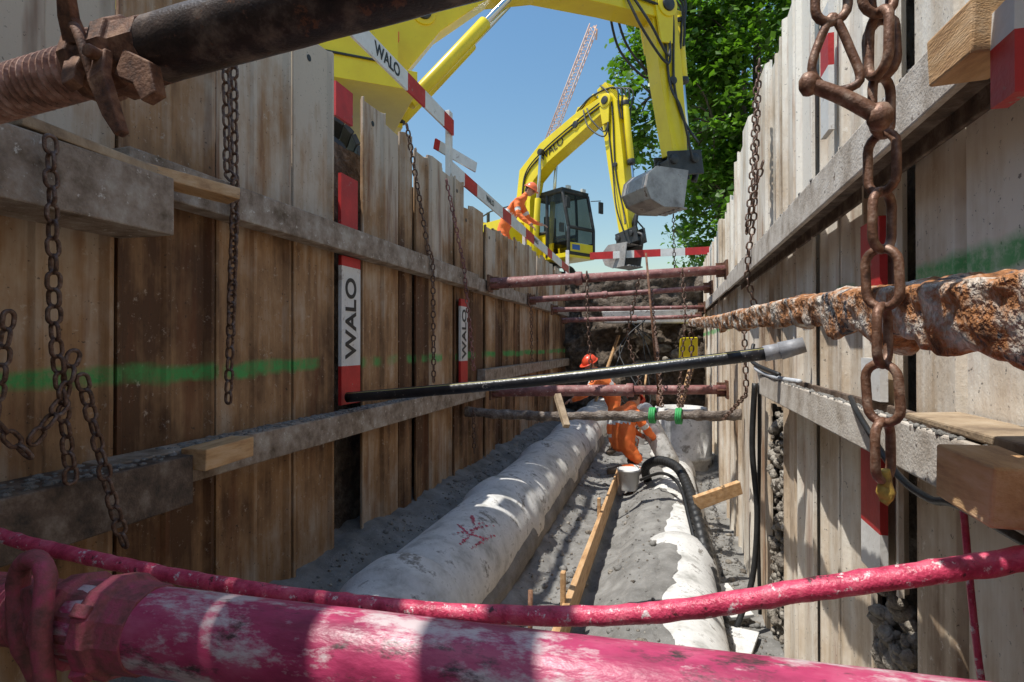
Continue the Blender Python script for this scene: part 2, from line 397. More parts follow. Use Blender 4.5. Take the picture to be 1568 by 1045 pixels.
for k in range(700):
    y=U(.9,6.3); xx=XL+U(.01,.13) if y>2 else XL+U(.02,.22); z=-.46 if y>2 else -.47
    b.sphere((xx,y,z),U(.004,.018),0,6,(1,1.3,.6),.4,20)
for k in range(260):
    b.sphere((XR-U(.134,.152),U(1,4.1),-.205),U(.003,.010),0,6,(1,1.5,.8),.4,20)
    b.sphere((XR-U(.134,.152),U(1,6.2),.71),U(.003,.010),0,6,(1,1.5,.8),.4,20)
b.obj('dirt_crumbs',[M_sand])
def timber(p,q,w,h,m=M_wood,name='timber_block',up=(0,0,1)):
    b=B(); b.obox(p,q,w,h,0,up,.004); return b.obj(name,[m],bevel=.005)
timber((-2.08,1.72,.70),(-1.86,2.12,.66),.13,.05)
timber((-1.98,2.02,-.50),(-1.98,2.32,-.49),.13,.09)
timber((-2.02,1.3,.66+.04),(-2.02,1.78,.64+.04),.2,.035,M_wood2)
timber((.552,1.14,.545),(.550,1.30,.555),.10,.09)
timber((.55,1.08,-.245),(.55,1.27,-.24),.10,.10)
timber((.25,5.5,-1.46),(.66,5.7,-1.33),.06,.12)
timber((.68,1.0,-.19),(.68,1.75,-.19),.13,.022,M_wood2,'timber_plank')
b=B(); b.box((-.62,5.4,-1.74),(.035,4.6,.2),0,None,.012); b.box((-.64,3.6,-1.66),(.03,.05,.42)); b.box((-.64,5.6,-1.68),(.03,.05,.36)); b.obj('formwork_board',[M_wood],bevel=.003)
b=B(); b.cyl((-.74,3.1,-1.9),(-.74,3.12,-1.38),.014,0,8); b.obj('steel_stake',[M_rust])
b=B(); b.box((.45,5.0,-2.12),(.3,.5,.03),0,(V((.9,.3,.1)),V((-.3,.9,.1)),V((0,-.1,1)))); b.box((.5,4.4,-2.16),(.22,.4,.03),0,(V((.9,-.3,.05)),V((.3,.9,.1)),V((0,-.1,1)))); b.obj('concrete_slab_piece',[M_conc],bevel=.006)

# ---------------------------------------------------------------- pipes in trench bottom
b=B(); PC=(-1.41,-1.545)
y=1.0
while y<11.5:
    L=1.98
    b.rev((PC[0],y,PC[1]),(PC[0],y+L,PC[1]),[(.0,.322),(.012,.33),(.8,.33),(1.69,.33),(1.73,.366),(1.75,.37),(1.95,.37),(1.965,.364),(1.975,.345),(1.975,.30)],56,0,0,5)
    y+=L
b.obj('concrete_sewer_pipe',[M_conc])
def haunch(name,cx,cz,r0,ta,tb,ya,yb):
    b=B(); vs=[];fs=[]; n1,n2=120,12
    for i in range(n1+1):
        yy=ya+(yb-ya)*i/n1
        te=tb+ (ta-tb)*.35*(noise.noise(V((yy*1.2,7,0)))+.5*noise.noise(V((yy*5,2,0))))
        for j in range(n2+1):
            t=ta+(te-ta)*j/n2; rr=r0+.05*(1-j/n2)+.012*noise.noise(V((yy*9,j,3)))-.02*(j/n2)**3
            vs.append((cx+rr*math.sin(t),yy,cz+rr*math.cos(t)))
    for i in range(n1):
        for j in range(n2): q=i*(n2+1)+j; fs.append((q,q+1,q+n2+2,q+n2+1))
    b.add(vs,fs,0,.5,True); b.obj(name,[M_sand])
haunch('bedding_haunch',PC[0],PC[1],.35,-1.9,-1.15,2,10)
haunch('bedding_haunch',PC[0],PC[1],.345,2.0,1.6,2,10)
haunch('bedding_haunch',.08,-1.95,.32,-1.4,-.15,2,7.4)
b=B()
def onpipe(t,yy,rr): return (PC[0]+rr*math.sin(t),yy,PC[1]+rr*math.cos(t))
for st in ([(.15,3.62),(.45,3.55),(.8,3.66)],[(.5,3.38),(.48,3.82)],[(.28,3.45),(.7,3.9)],[(.2,3.85),(.4,3.72)],[(.7,3.42),(.85,3.8)]):
    for (a,c) in zip(st,st[1:]):
        for k in range(44):
            if R()<.25: continue
            t=k/44; w=U(.003,.010); tt=a[0]+(c[0]-a[0])*t+U(-.03,.03); yy=a[1]+(c[1]-a[1])*t+U(-.008,.008)
            q=[onpipe(tt+dx,yy+dy,.3325) for dx,dy in ((-w*3,-w),(w*3,-w*.6),(w*2.4,w),(-w*2,w*.8))]
            b.add(q,[(0,1,2,3)])
b.obj('pink_spray_mark',[M_pink2])
b=B(); y=1.2
while y<7.2:
    b.rev((.08,y,-1.95),(.08,y+1.98,-1.95),[(0,.29),(.01,.3),(1.7,.3),(1.74,.335),(1.96,.335),(1.975,.31),(1.975,.27)],44,0,0,4); y+=1.98
b.obj('concrete_sewer_pipe',[M_conc])
b=B(); b.rev((.22,9.5,-2.4),(.22,9.5,-1.0),[(0,.47),(.6,.47),(.61,.49),(.66,.49),(.67,.47),(1.3,.47),(1.31,.40),(1.4,.40),(1.4,.33),(1.0,.33)],40,0,.004,5,caps=False)
b.rev((-.35,8.9,-1.0),(.12,7.9,-1.75),[(0,.15),(.1,.17),(.14,.17),(.16,.14),(1.1,.14)],28,0,.002,5)
b.obj('concrete_manhole_shaft',[M_conc])
path=[(-.22,7.4,-1.75),(-.25,7.1,-1.5),(-.1,6.9,-1.36),(.1,6.5,-1.34),(.2,6.0,-1.42),(.26,5.4,-1.56),(.34,4.9,-1.85),(.4,4.5,-2.1)]
b=B(); b.tube(path,.055,0,14,sub=30)
nv=14; k=len(b.v)//nv
for i in range(k):
    c=sum((V(b.v[i*nv+j]) for j in range(nv)),V())/nv
    sfac=1.0 if (i//2)%2==0 else .84
    for j in range(nv): b.v[i*nv+j]=tuple(c+(V(b.v[i*nv+j])-c)*sfac)
b.obj('corrugated_hose',[M_rubber])
b=B(); b.tube([(-.3,6.9,-1.6),(-.05,6.5,-1.42),(.12,6.0,-1.42),(.2,5.4,-1.6),(.3,4.7,-1.95)],.018,0,8,sub=8); b.obj('black_cable',[M_rubber])
b=B(); b.rev((-.46,7.3,-1.82),(-.46,7.3,-1.56),[(0,.11),(.02,.115),(.23,.135),(.235,.145),(.26,.145),(.26,.135),(.05,.11)],24,0,caps=False); b.rev((-.46,7.3,-1.80),(-.46,7.3,-1.7),[(0,.10),(.06,.115)],20,1)
b.tube([(-.6,7.3,-1.6),(-.56,7.22,-1.5),(-.46,7.18,-1.47),(-.36,7.22,-1.5),(-.32,7.3,-1.6)],.004,1,6,sub=4); b.obj('white_bucket',[M_white,M_grey])

# ---------------------------------------------------------------- struts
def thread(t0,t1,r,pitch=.02):
    o=[];t=t0
    while t<t1: o+=[(t,r),(t+pitch*.3,r*1.2),(t+pitch*.5,r*1.2),(t+pitch*.8,r)]; t+=pitch
    return o
def strut(name,p,q,r,m,split,thr=None,m2=M_rust,na=.0015):
    e=empty(name); p=V(p);q=V(q);L=(q-p).length; d=(q-p).normalized()
    b=B(); t0=thr or 0
    if thr: b.rev(p,q,[(0,r*.74)]+thread(.02,thr-.02,r*.74)+[(thr,r*.74)],28,1,sm=False)
    n=max(4,int((split-t0)/.06)); b.rev(p,q,[(t0-.001,r)]+[(t0+(split-t0)*k/n,r) for k in range(1,n+1)],36,0,na,16)
    if split<L-.05:
        b.rev(p,q,[(split-.05,r*1.18),(split-.04,r*1.22),(split+.02,r*1.22),(split+.03,r*1.15)],28,0)
        b.rev(p,q,[(split+.03,r*.8),(L,r*.8)],28,0)
    x,y=b.frame(d)
    for c,s in ((p,1),(q,-1)):
        b.box(c+d*s*.012,(.2,.024,.2),1,(x,d,y))
        for k in (-1,1): b.box(c+d*s*.07,(.012,.1,.16),1,(x if k<0 else y,d,y if k<0 else x))
    b.obj('tube',[m,m2],e); return e,d,x,y
P=V((-2.0,1.0,.563));Q=V((.74,1.0,.82))
M_thr=mat('thread_rusty_pink',[(.08,.04,.03),(.3,.15,.1),(.5,.33,.27)],22,.6,.5,bd=.003,fine=160)
e,d,x,y=strut('steel_trench_strut',P,Q,.068,M_darktube,2.72,.78,M_thr)
b=B(); c=P+d*.80; Zn=d.cross(V((0,1,0))).normalized(); Zn=Zn if Zn.z>0 else -Zn
b.rev(c-d*.07,c+d*.2,[(0,.056),(.0,.078),(.03,.082),(.035,.07),(.085,.07),(.09,.086),(.13,.086),(.135,.074),(.2,.072)],10,0,.002,20,sm=False)
for k in (-1,1):
    cc=c+d*(-.03)+V((0,-.05,0)); o=(V((0,-1,0))*.5+Zn*k).normalized()
    b.beam([cc+o*.02,cc+o*.07+d*.01,cc+o*.11+d*.03],[.05,.036,.028],.024,o.cross(d),0)
lv=[c+d*.05+V((0,-.07,-.03)),c+d*.07+V((0,-.09,-.09)),c+d*.10+V((0,-.085,-.17)),c+d*.12+V((0,-.08,-.215))]
b.beam(lv,[.05,.045,.035,.02],.022,(0,1,0),0)
b.beam([c+d*.09+V((0,-.05,-.05)),c+d*.15+V((0,-.05,-.085)),c+d*.17+V((0,-.05,-.14))],[.06,.06,.04],.03,(0,1,0),0)
b.cyl(c+d*.06+V((0,-.11,-.04)),c+d*.06+V((0,-.04,-.04)),.014,0,10)
b.tube([c-d*.05+V((0,-.06,.06)),c+d*.0+V((0,-.085,.03)),c+d*.03+V((0,-.09,-.03)),c+d*.05+V((0,-.085,-.10))],[.012,.009],0,8,sub=5)
b.obj('adjusting_collar',[M_rust],e,.004)
P=V((-1.95,.9,-.578));Q=V((.74,.9,-.53))
M_pinkrust=mat('pink_rust',[(.12,.05,.04),(.32,.08,.09),(.52,.07,.14)],22,.7,.6,bd=.003,fine=160)
e,d,x,y=strut('steel_trench_strut',P,Q,.078,M_pink,2.67,.78,M_pinkrust,.0008)
b=B(); c=P+d*.82; Zn=V((0,0,1))
b.rev(c-d*.06,c+d*.16,[(0,.065),(0,.088),(.04,.094),(.05,.08),(.10,.08),(.11,.098),(.15,.098),(.16,.086),(.22,.083)],12,0,.002,20,sm=False)
b.tube([c+V((-.12,-.02,-.12)),c+V((-.125,-.05,-.03)),c+V((-.135,-.05,.06)),c+V((-.12,-.055,.115)),c+V((-.075,-.06,.14)),c+V((-.025,-.075,.12)),c+V((.0,-.10,.05)),c+V((.01,-.105,-.03)),c+V((.02,-.1,-.1))],[.02,.017],0,10,sub=6,na=.003,ns=30)
b.beam([c+V((-.13,-.045,.04)),c+V((-.08,-.06,.05)),c+V((-.01,-.09,.03))],[.06,.075,.05],.018,(0,1,0),0)
for k in (-1,1):
    o=(V((0,-.9,0))+Zn*k*.7).normalized(); cc=c+d*.06; b.beam([cc+o*.06,cc+o*.105+d*.01],[.05,.035],.024,o.cross(d),0)
b.obj('adjusting_collar',[M_pinkrust],e,.003)
b=B(); b.tube([(-2.12,1.22,-.49),(-1.86,1.2,-.55),(-1.4,1.19,-.585),(-.95,1.17,-.595),(-.43,1.15,-.575),(-.05,1.13,-.52),(.255,1.1,-.425),(.55,1.1,-.345),(.74,1.1,-.28)],.0195,0,14,sub=18,na=.003,ns=30)
b.obj('pink_tie_rod',[M_pink2])
b=B()
for i,(a,c) in enumerate((((.66,1.3,-.5),(.68,1.05,-.95)),((.62,1.45,-.35),(.7,1.3,-1.1)))):
    b.tube([a,(V(a)+V(c))/2+V((-.03,0,-.04)),c],.007,0,6,sub=8)
b.obj('pink_cord',[M_pink2])
strut('steel_trench_strut',(-2.08,6.6,.74),(.65,6.7,.83),.066,M_strut,1.1)
strut('steel_trench_strut',(-2.1,8.7,.70),(.66,9.05,.86),.048,M_strut,1.2)
strut('steel_trench_strut',(-2.1,11.6,.5),(.66,11.7,.55),.05,M_strut,1.5)
strut('steel_trench_strut',(-2.1,6.75,-.58),(.66,6.75,-.5),.066,M_strut,1.7)
strut('steel_trench_strut',(-2.1,10.6,.66),(.66,10.6,.66),.045,M_strut,1.5)
b=B(); b.tube([(-2.15,5.95,-.74),(-1.2,6.0,-.77),(-.3,6.05,-.74),(.72,6.1,-.70)],.05,0,16,sub=40,na=.025,ns=7)
b.obj('encrusted_old_pipe',[mat('encrusted',[(.07,.05,.04),(.2,.16,.13),(.38,.34,.3)],10,.9,1,bd=.02)])
b=B()
for xx in (-.14,.12):
    for o in (-.02,.0,.02): b.tube([(xx+o+.01*math.cos(t),6.05+.072*math.cos(t),-.73+.072*math.sin(t)) for t in [k*math.pi/8 for k in range(16)]],.014,0,8,closed=True)
b.obj('green_lifting_strap',[M_green])
b=B(); pA=V((-2.13,3.5,-.365)); pB=V((.52,3.4,-.05))
pts=[pA+(pB-pA)*t-V((0,0,.02*math.sin(math.pi*t))) for t in [k/30 for k in range(31)]]
b.tube(pts,.036,0,18)
for an in (0.9,2.6,):
    off=V((0,-math.cos(an)*.035,math.sin(an)*.035)); b.tube([p+off for p in pts],.0025,1,5)
b.cyl(pB,(.6,3.4,-.035),.044,2,18); b.cyl((.6,3.4,-.035),(.72,3.38,.0),.05,2,18,.042)
b.obj('black_water_pipe',[M_pe,M_ystripe,M_greyp])
b=B()
fp=[(.56,-1.6,-.02),(.5,0,.02),(.448,.95,.055),(.40,1.75,.10),(.33,2.7,.118),(.29,3.5,.135),(.2,4.95,.185)]
b.tube(fp,[.064,.034],0,44,sub=80,na=.004,ns=14,sq=.86)
for i,p in enumerate(b.v):
    p=V(p); k=min(1,max(.3,(5-p.y)/4)); lowside=1 if p.z< .05+ .03*(p.y-.95)*.6 else .12
    dz=-max(0,noise.noise(p*6.5+V((4,0,0))))*.09*lowside*k
    b.v[i]=tuple(p+V((noise.noise(p*42)*.006,noise.noise(p*33+V((3,1,1)))*.004,dz+noise.noise(p*28+V((9,2,1)))*.006+noise.noise(p*70)*.004)))
b.obj('corroded_old_beam',[M_rustb])

# ---------------------------------------------------------------- chains
def chain(pts,L=.075,W=.05,wire=.007,m=M_chain,roll=0,extra=None,name='steel_chain',n=6):
    b=B(); b.chain(pts,L,W,wire,0,n,roll)
    if extra: extra(b)
    return b.obj(name,[m,M_ochre])
def ex(b):
    b.tube([(.3,.93,-.18),(.304,.93,-.20),(.307,.93,-.215),(.30,.93,-.228)],[.009,.007],1,8,sub=4)
    b.sphere((.303,.93,-.212),.013,1,8,(1,.7,1.2),.3,40)
M_chain2=mat('chain_near',[(.06,.03,.02),(.2,.095,.055),(.38,.26,.19)],45,.5,.5,metal=.25,fine=220,bd=.002)
chain([(.3,.93,.80),(.3,.93,-.16)],.098,.056,.0066,M_chain2,.7,ex,n=10)
def ex2(b):
    A=V((.198,.9,.375)); C=V((.285,.89,.315)); D=V((.228,.9,.462)); E=V((.262,.895,.37))
    b.tube([A,(A+C)/2+V((0,0,.004)),C],[.010,.012],0,10,sub=5); b.sphere(A,.014,0,10,(1,1,1.3)); b.sphere(C,.016,0,10,(1.1,1,1.3))
    b.tube([D+V((-.004,0,0)),V((.204,.9,.41)),A+V((.008,0,.008)),V((.23,.9,.362)),E,V((.25,.898,.42)),D+V((.006,0,0))],.0062,0,8,closed=True,sub=5)
chain([(.215,.9,.80),(.228,.9,.50)],.10,.056,.0066,M_chain2,.2,ex2,n=10)
chain([(.275,.9,.80),(.285,.9,.55),(.285,.89,.35)],.10,.056,.0066,M_chain2,.2,n=10)
chain([(-2.06,2.28,1.75),(-2.04,2.28,.83),(-2.0,2.29,.78),(-2.03,2.28,-.26)],.07)
chain([(-2.08,2.36,1.75),(-2.05,2.34,.8),(-2.06,2.33,.1)],.07)
chain([(-2.12,4.4,1.87),(-2.05,4.7,.84),(-2.05,4.8,.78),(-2.04,4.8,-.36)],.07)
chain([(-2.12,5.3,1.65),(-2.06,5.65,.83),(-2.06,5.8,.3),(-2.05,5.95,-.3)],.07,m=M_strut)
chain([(-1.88,1.35,.66),(-1.88,1.36,.3),(-1.9,1.38,.05),(-1.92,1.45,-.45)],.07)
chain([(-1.9,1.25,.1),(-1.92,1.22,-.22),(-1.91,1.3,-.33),(-1.9,1.4,-.2),(-1.9,1.45,.0)],.07)
chain([(-1.89,1.46,-.1),(-1.88,1.55,-.5),(-1.88,1.62,-.75)],.07)
chain([(.66,4.5,2.1),(.62,4.5,.9),(.585,4.5,.70),(.58,4.55,.5),(.66,4.6,.2)],.07)
chain([(.66,4.62,2.0),(.62,4.6,1.2),(.58,4.55,.85),(.62,4.35,1.15),(.66,4.3,1.3)],.07)
chain([(.6,4.9,.2),(.62,4.92,-.4),(.5,5.6,-.7)],.07)
chain([(-.89,6.58,.85),(-.88,6.58,.3),(-.84,6.65,-.45)],.07)
chain([(.1,8.8,1.95),(.12,8.8,.9)],.08)
chain([(.17,6.62,.85),(.2,6.5,.3),(.14,6.6,-.45),(.12,6.1,-.65)],.075)
chain([(-.22,8.8,.85),(-.15,8.0,.1),(-.1,6.9,-.1),(-.05,6.1,-.65)],.07)
chain([(.2,4.95,.26),(.2,5.0,-.2),(.14,5.9,-.62)],.07)
chain([(-.3,6.6,.75),(-.45,6.8,.1),(-.3,6.75,-.45)],.07)
chain([(-2.06,8.7,.8),(-2.06,8.8,-.3)],.07)
chain([(-2.04,5.9,-.7),(-2.03,5.9,-1.2)],.07)
b=B(); b.cyl((-.22,6.5,1.02),(-.08,6.45,-.62),.012,0,8); b.rev((-.08,6.45,-.68),(-.08,6.45,-.55),[(0,.03),(.13,.03)],10,0); b.obj('suspension_rod',[M_rust])
timber((-1.15,6.1,-.55),(-1.0,5.85,-.85),.07,.06,M_wood2)

b=B(); b.tube([(.70,4.7,-.3),(.64,4.5,-.15),(.60,4.25,-.17),(.612,3.9,-.19),(.612,3.5,-.19),(.66,3.2,-.19)],.013,0,8,sub=8); b.obj('white_cable',[M_cable])
b=B(); b.tube([(.64,2.3,-.19),(.58,2.0,-.22),(.575,1.7,-.33),(.575,1.5,-.35),(.58,1.35,-.33),(.585,.9,-.34)],.009,0,8,sub=8)
b.tube([(.63,4.6,.0),(.6,4.5,-.1),(.60,4.25,-.14),(.612,3.5,-.17)],.014,0,8,sub=8); b.obj('black_cable',[M_rubber])
b=B(); b.tube([(.66,4.75,-.3),(.64,4.75,-.8),(.67,4.72,-1.3),(.63,4.7,-1.8),(.5,4.6,-2.15)],.022,0,8,sub=8); b.tube([(.70,4.8,-.3),(.70,4.82,-.9),(.69,4.8,-1.5),(.7,4.8,-2.1)],.014,0,8,sub=8); b.obj('black_cable',[M_rubber])
# loose gear at the far end
b=B()
for (p,q) in (((-1.6,12.2,-1.6),(-1.0,12.5,.2)),((.1,11.3,-1.8),(.5,11.6,-.3)),((-.1,10.9,-1.8),(.6,11.1,-1.2))): b.obox(p,q,.12,.03)
b.obj('timber_plank',[M_wood])
b=B(); b.tube([(-.5,10.9,-1.8),(-.42,11.0,-1.0),(-.36,11.05,-.45)],.018,0,8); b.box((-.51,10.88,-1.78),(.22,.03,.26),1); b.obj('shovel',[M_wood,M_grey])
b=B()
for k in range(5): b.tube([(U(-1.2,-.2),U(11.8,12.2),.5),(U(-1.3,0),U(11.6,12.1),U(-.4,0)),(U(-1,0.3),U(11,12),U(-1.3,-.7)),(U(-1,.4),U(10.5,11.5),-1.75)],.014,0,6,sub=6)
b.obj('black_cable',[M_rubber])

b=B()  # planks added out of view to cast shade on the pink strut
for xx in (-1.9,-2.16,-2.42,-2.68): b.box((xx,-.85,2.36),(.24,2.6,.05))
b.box((-1.66,-.85,2.36),(.2,2.6,.05)); b.box((-1.26,-.8,2.36),(.19,2.5,.05))
b.box((-.9,-.62,2.28),(4.4,.1,.1)); b.box((-.9,-1.9,2.28),(4.4,.1,.1)); b.obj('unseen_shade_planks',[M_wood2],bevel=.004)

# ---------------------------------------------------------------- red-white boards
def board(name,p,q,h,th,segs,up=(0,0,1),labels=()):
    e=empty(name); b=B(); p=V(p);q=V(q);L=(q-p).length;d=(q-p).normalized();t=0; n=d.cross(V(up)).normalized()
    for (l,c) in segs:
        b.obox(p+d*t*L,p+d*(t+l)*L,th,h,c,up); t+=l
    b.obj('plank',[M_red,M_white],e,0)
    for (t,size,txt) in labels:
        text(txt,p+d*t*L+n*(th/2+.002),d,V(up),size,M_black,e)
    return e
def vboard(x,y,w,zs,name='marker_board',lab=None,sg=1):
    e=empty(name); b=B()
    for (z0,z1,c) in zs: b.box((x,y,(z0+z1)/2),(.025,w,z1-z0),c)
    b.obj('plank',[M_red,M_white],e)
    if lab: text('WALO',(x+sg*.015,y,lab[0]),(0,0,1),(0,-sg,0),lab[1],M_black,e)
vboard(XL+.02,3.61,.25,[(-.42,-.15,0),(-.15,.55,1),(.55,.62,0)],lab=(.19,.19))
vboard(XL-.0,3.62,.22,[(.82,1.2,0)])
vboard(XL-.03,3.60,.22,[(1.6,1.84,0)])
vboard(XL+.03,5.93,.22,[(-.45,-.18,0),(-.18,.42,1),(.42,.5,0)],lab=(.12,.18))
vboard(XR-.03,2.35,.2,[(-.20,-.05,1),(.12,.45,0)],sg=-1)
vboard(XR-.215,1.11,.07,[(.40,.50,0),(.50,.56,1)],sg=-1)
vboard(XR-.035,2.34,.2,[(-.66,-.36,0),(-.82,-.66,1)],sg=-1)
vboard(XR-.02,3.0,.14,[(1.0,1.3,1),(1.3,1.45,0),(1.45,1.6,1)],sg=-1)
board('barrier_board',(-2.3,2.4,2.42),(-2.3,5.95,2.42),.17,.022,[(.3,0),(.08,0),(.29,1),(.11,0),(.14,1),(.08,0)],labels=((.56,.15,'WALO'),))
board('barrier_board',(-2.32,5.9,1.97),(-2.25,13.4,1.78),.16,.022,[(.06,1),(.06,0),(.15,1),(.06,0),(.12,1),(.08,0),(.15,1),(.06,0),(.14,1),(.12,0)],labels=((.19,.11,'WALO'),(.55,.11,'WALO')))
board('barrier_board',(-1.75,13.5,2.1),(.95,13.5,2.12),.17,.022,[(.2,0),(.18,1),(.22,0),(.2,1),(.2,0)])
board('barrier_board',(-2.5,5.9,2.25),(-2.2,6.45,2.12),.12,.022,[(.1,0),(.9,1)])
b=B(); b.box((-2.34,5.93,2.1),(.05,.1,1.0)); b.box((-2.34,6.25,1.7),(.05,.13,.7)); b.box((-2.36,6.2,1.55),(.05,.1,.5))
b.box((-2.28,13.45,1.8),(.08,.08,.9)); b.box((1.0,13.55,1.85),(.08,.08,.8)); b.box((-2.34,2.6,1.95),(.05,.1,1.1)); b.box((-2.36,9.5,1.7),(.05,.1,.6))
b.obj('barrier_post',[M_white],bevel=.004)
b=B(); b.box((-.35,12.3,.6),(1.9,.5,.3),0,None,.05); b.obj('broken_concrete_beam',[M_conc],bevel=.03)
b=B()
for k in range(22):
    b.sphere((U(-1.1,.4),U(12.1,12.8),U(-1.7,.3)),U(.05,.18),0,8,(U(.8,1.3),U(.7,1.1),U(.6,1)),.6,3)
b.obj('rubble',[M_rub])
b=B(); b.box((.42,12.0,-.1),(.3,.3,.45),0,None,.04); b.obj('yellow_box',[M_yel],bevel=.02)
b=B(); b.box((-4.3,14,2.5),(.5,.4,.4),0); b.box((-4.9,14,2.45),(.5,.4,.3),1); b.box((-4.6,14,1.9),(1.4,.6,.8),1); b.obj('tool_crate',[M_blue,M_white],bevel=.03)

# ---------------------------------------------------------------- excavators
def excavator(name,root,f,GZ,boom,boomh,boomw,stick,stickh,stickw,cab_off,house_len,house_w,hz,label,bucket,lamp=True,cx=-1.1):
    e=empty(name); f=V((f[0],f[1],0)).normalized(); l=V((-f.y,f.x,0)); Zu=V((0,0,1)); root=V(root); ax=(f,l,Zu)
    base=V((root.x,root.y,0))
    def W(a,c,z): return base+f*a+l*c+Zu*z
    def S(s,z,c=0): return base+f*s+l*c+Zu*z
    b=B()
    for sd in (-1,1):
        n=40; r=.38; hl=1.35; pts=[]
        for k in range(n):
            t=k/n*4
            if t<1: a=cx-hl+2*hl*t; z=2*r
            elif t<2: th=math.pi*(t-1); a=cx+hl+r*math.sin(th); z=r+r*math.cos(th)
            elif t<3: a=cx+hl-2*hl*(t-2); z=0
            else: th=math.pi*(t-3); a=cx-hl-r*math.sin(th); z=r-r*math.cos(th)
            pts.append((a,z+.01))
        c=sd*(house_w/2-.25)
        for k in range(n):
            a0,z0=pts[k];a1,z1=pts[(k+1)%n]
            p=W(a0,c,GZ+z0);q=W(a1,c,GZ+z1)
            dd=(q-p).normalized(); nn=l.cross(dd)
            b.box((p+q)/2,((q-p).length*.93,.45,.05),0,(dd,l,nn))
        b.box(W(cx,c,GZ+r),(2*hl,.3,.42),0,ax)
        for k in range(5): b.cyl(W(cx-hl+k*hl/2,c-.2,GZ+r*.8),W(cx-hl+k*hl/2,c+.2,GZ+r*.8),.2 if k%4 else .3,0,16)
    b.box(W(cx,0,GZ+.5),(1.4,house_w-.7,.4),0,ax); b.cyl(W(cx,0,GZ+.6),W(cx,0,hz+.02),.55,0,24)
    b.obj('tracks',[M_dk],e,.01)
    b=B()
    H=1.15
    b.box(W(-1.2,0,hz+.12),(house_len,house_w,.2),1 if lamp is False else 0,ax)
    b.box(W(-house_len/2-.75,0,hz+.22+H/2),(1.2,house_w-.02,H),0,ax)
    b.box(W(-.75,-house_w/2+.42,hz+.22+H*.42),(house_len-1.3,.82,H*.84),0,ax)
    b.box(W(-.9,house_w/2-.5,hz+.3),(house_len-1.4,.98,.16),0,ax)
    for k in range(5): b.box(W(-house_len/2-.7,-house_w/2-.004,hz+.5+.09*k),(.8,.02,.035),1,ax)
    b.box(W(-.75,-house_w/2-.004,hz+.45),(.02,.02,.7),1,ax); b.box(W(-.2,-house_w/2-.006,hz+.75),(.12,.02,.05),1,ax); b.box(W(-.75,-house_w/2-.004,hz+.26),(house_len-1.4,.02,.02),1,ax)
    b.cyl(W(-house_len/2-.4,-.3,hz+.22+H),W(-house_len/2-.4,-.3,hz+.6+H),.05,1,12)
    b.box(W(-.2,-.0,hz+.45),(.7,.46,.5),0,ax)
    b.tube([W(.1,-house_w/2+.1,hz+1.15),W(.1,-house_w/2+.1,hz+1.5),W(-.7,-house_w/2+.1,hz+1.5),W(-1.4,-house_w/2+.1,hz+1.35)],.02,1,8)
    if lamp:
        b.box(W(.1,-house_w/2+.35,hz+.7),(.03,.16,.1),2,ax); b.box(W(-.9,-house_w/2-.01,hz+1.0),(.2,.03,.1),2,ax); b.cyl(W(-house_len/2-.3,.4,hz+H+.22),W(-house_len/2-.3,.4,hz+H+.4),.07,2,14)
    b.obj('house',[M_yel,M_dk,M_lamp],e,.05,3)
    ca,cl=cab_off; cx0,cx1=ca-.72,ca+.72; cy0,cy1=cl-.5,cl+.5; z0=hz+.2; z1=hz+1.95
    b=B()
    fx=.22
    pil=[((cx0,cy0,z0),(cx0,cy0,z1)),((cx0,cy1,z0),(cx0,cy1,z1)),((cx1,cy0,z0),(cx1,cy0,z0+.75)),((cx1,cy1,z0),(cx1,cy1,z0+.75)),
         ((cx1,cy0,z0+.75),(cx1-fx,cy0,z1)),((cx1,cy1,z0+.75),(cx1-fx,cy1,z1)),((cx0+.62,cy0,z0),(cx0+.62,cy0,z1)),((cx0+.62,cy1,z0),(cx0+.62,cy1,z1)),
         ((cx0,cy0,z1),(cx1-fx,cy0,z1)),((cx0,cy1,z1),(cx1-fx,cy1,z1)),((cx0,cy0,z1),(cx0,cy1,z1)),((cx1-fx,cy0,z1),(cx1-fx,cy1,z1)),
         ((cx1,cy0,z0+.75),(cx1,cy1,z0+.75)),((cx1,cy0,z0+.05),(cx1,cy1,z0+.05)),((cx0,cy0,z0+.7),(cx0+.62,cy0,z0+.7)),((cx0,cy1,z0+.7),(cx0+.62,cy1,z0+.7)),((cx0+.62,cy1,z0+.35),(cx1,cy1,z0+.35))]
    for p,q in pil: b.tube([W(*p),W(*q)],.05,0,8)
    b.box(W((cx0+cx1-fx)/2,cl,z1+.05),(1.25,1.06,.1),0,ax)
    b.box(W((cx0+cx1)/2,cl,z0+.0),(1.46,1.04,.12),1,ax)
    b.box(W(cx0+.3,cy1,z0+.36),(.58,.02,.62),1,ax); b.box(W(cx0+.3,cy0,z0+.36),(.58,.02,.62),1,ax)
    b.box(W(cx0,cl,z0+.4),(.03,.9,.7),0,ax)
    b.box(W(cx1,cl,z0+.2),(.03,.94,.28),1,ax)
    b.box(W(ca-.15,cl,z0+.45),(.5,.5,.15),0,ax); b.box(W(ca-.38,cl,z0+.85),(.12,.48,.75),0,ax); b.box(W(ca+.35,cl-.35,z0+.8),(.05,.2,.25),0,ax)
    b.cyl(W(ca+.3,cl+.2,z0+.1),W(ca+.22,cl+.2,z0+.8),.02,0,8)
    b.box(W(cx1+.12,cy1+.18,z1-.35),(.05,.16,.32),0,ax); b.tube([W(cx1-.1,cy1,z1-.15),W(cx1+.12,cy1+.18,z1-.15)],.014,0,6)
    b.box(W(cx1+.12,cy0-.15,z1-.4),(.05,.14,.28),0,ax); b.tube([W(cx1-.1,cy0,z1-.15),W(cx1+.12,cy0-.15,z1-.25)],.014,0,6)
    b.tube([W(cx1-fx+.02,cl,z1-.02),W(cx1-.02,cl-.2,z0+1.0)],.012,0,6)
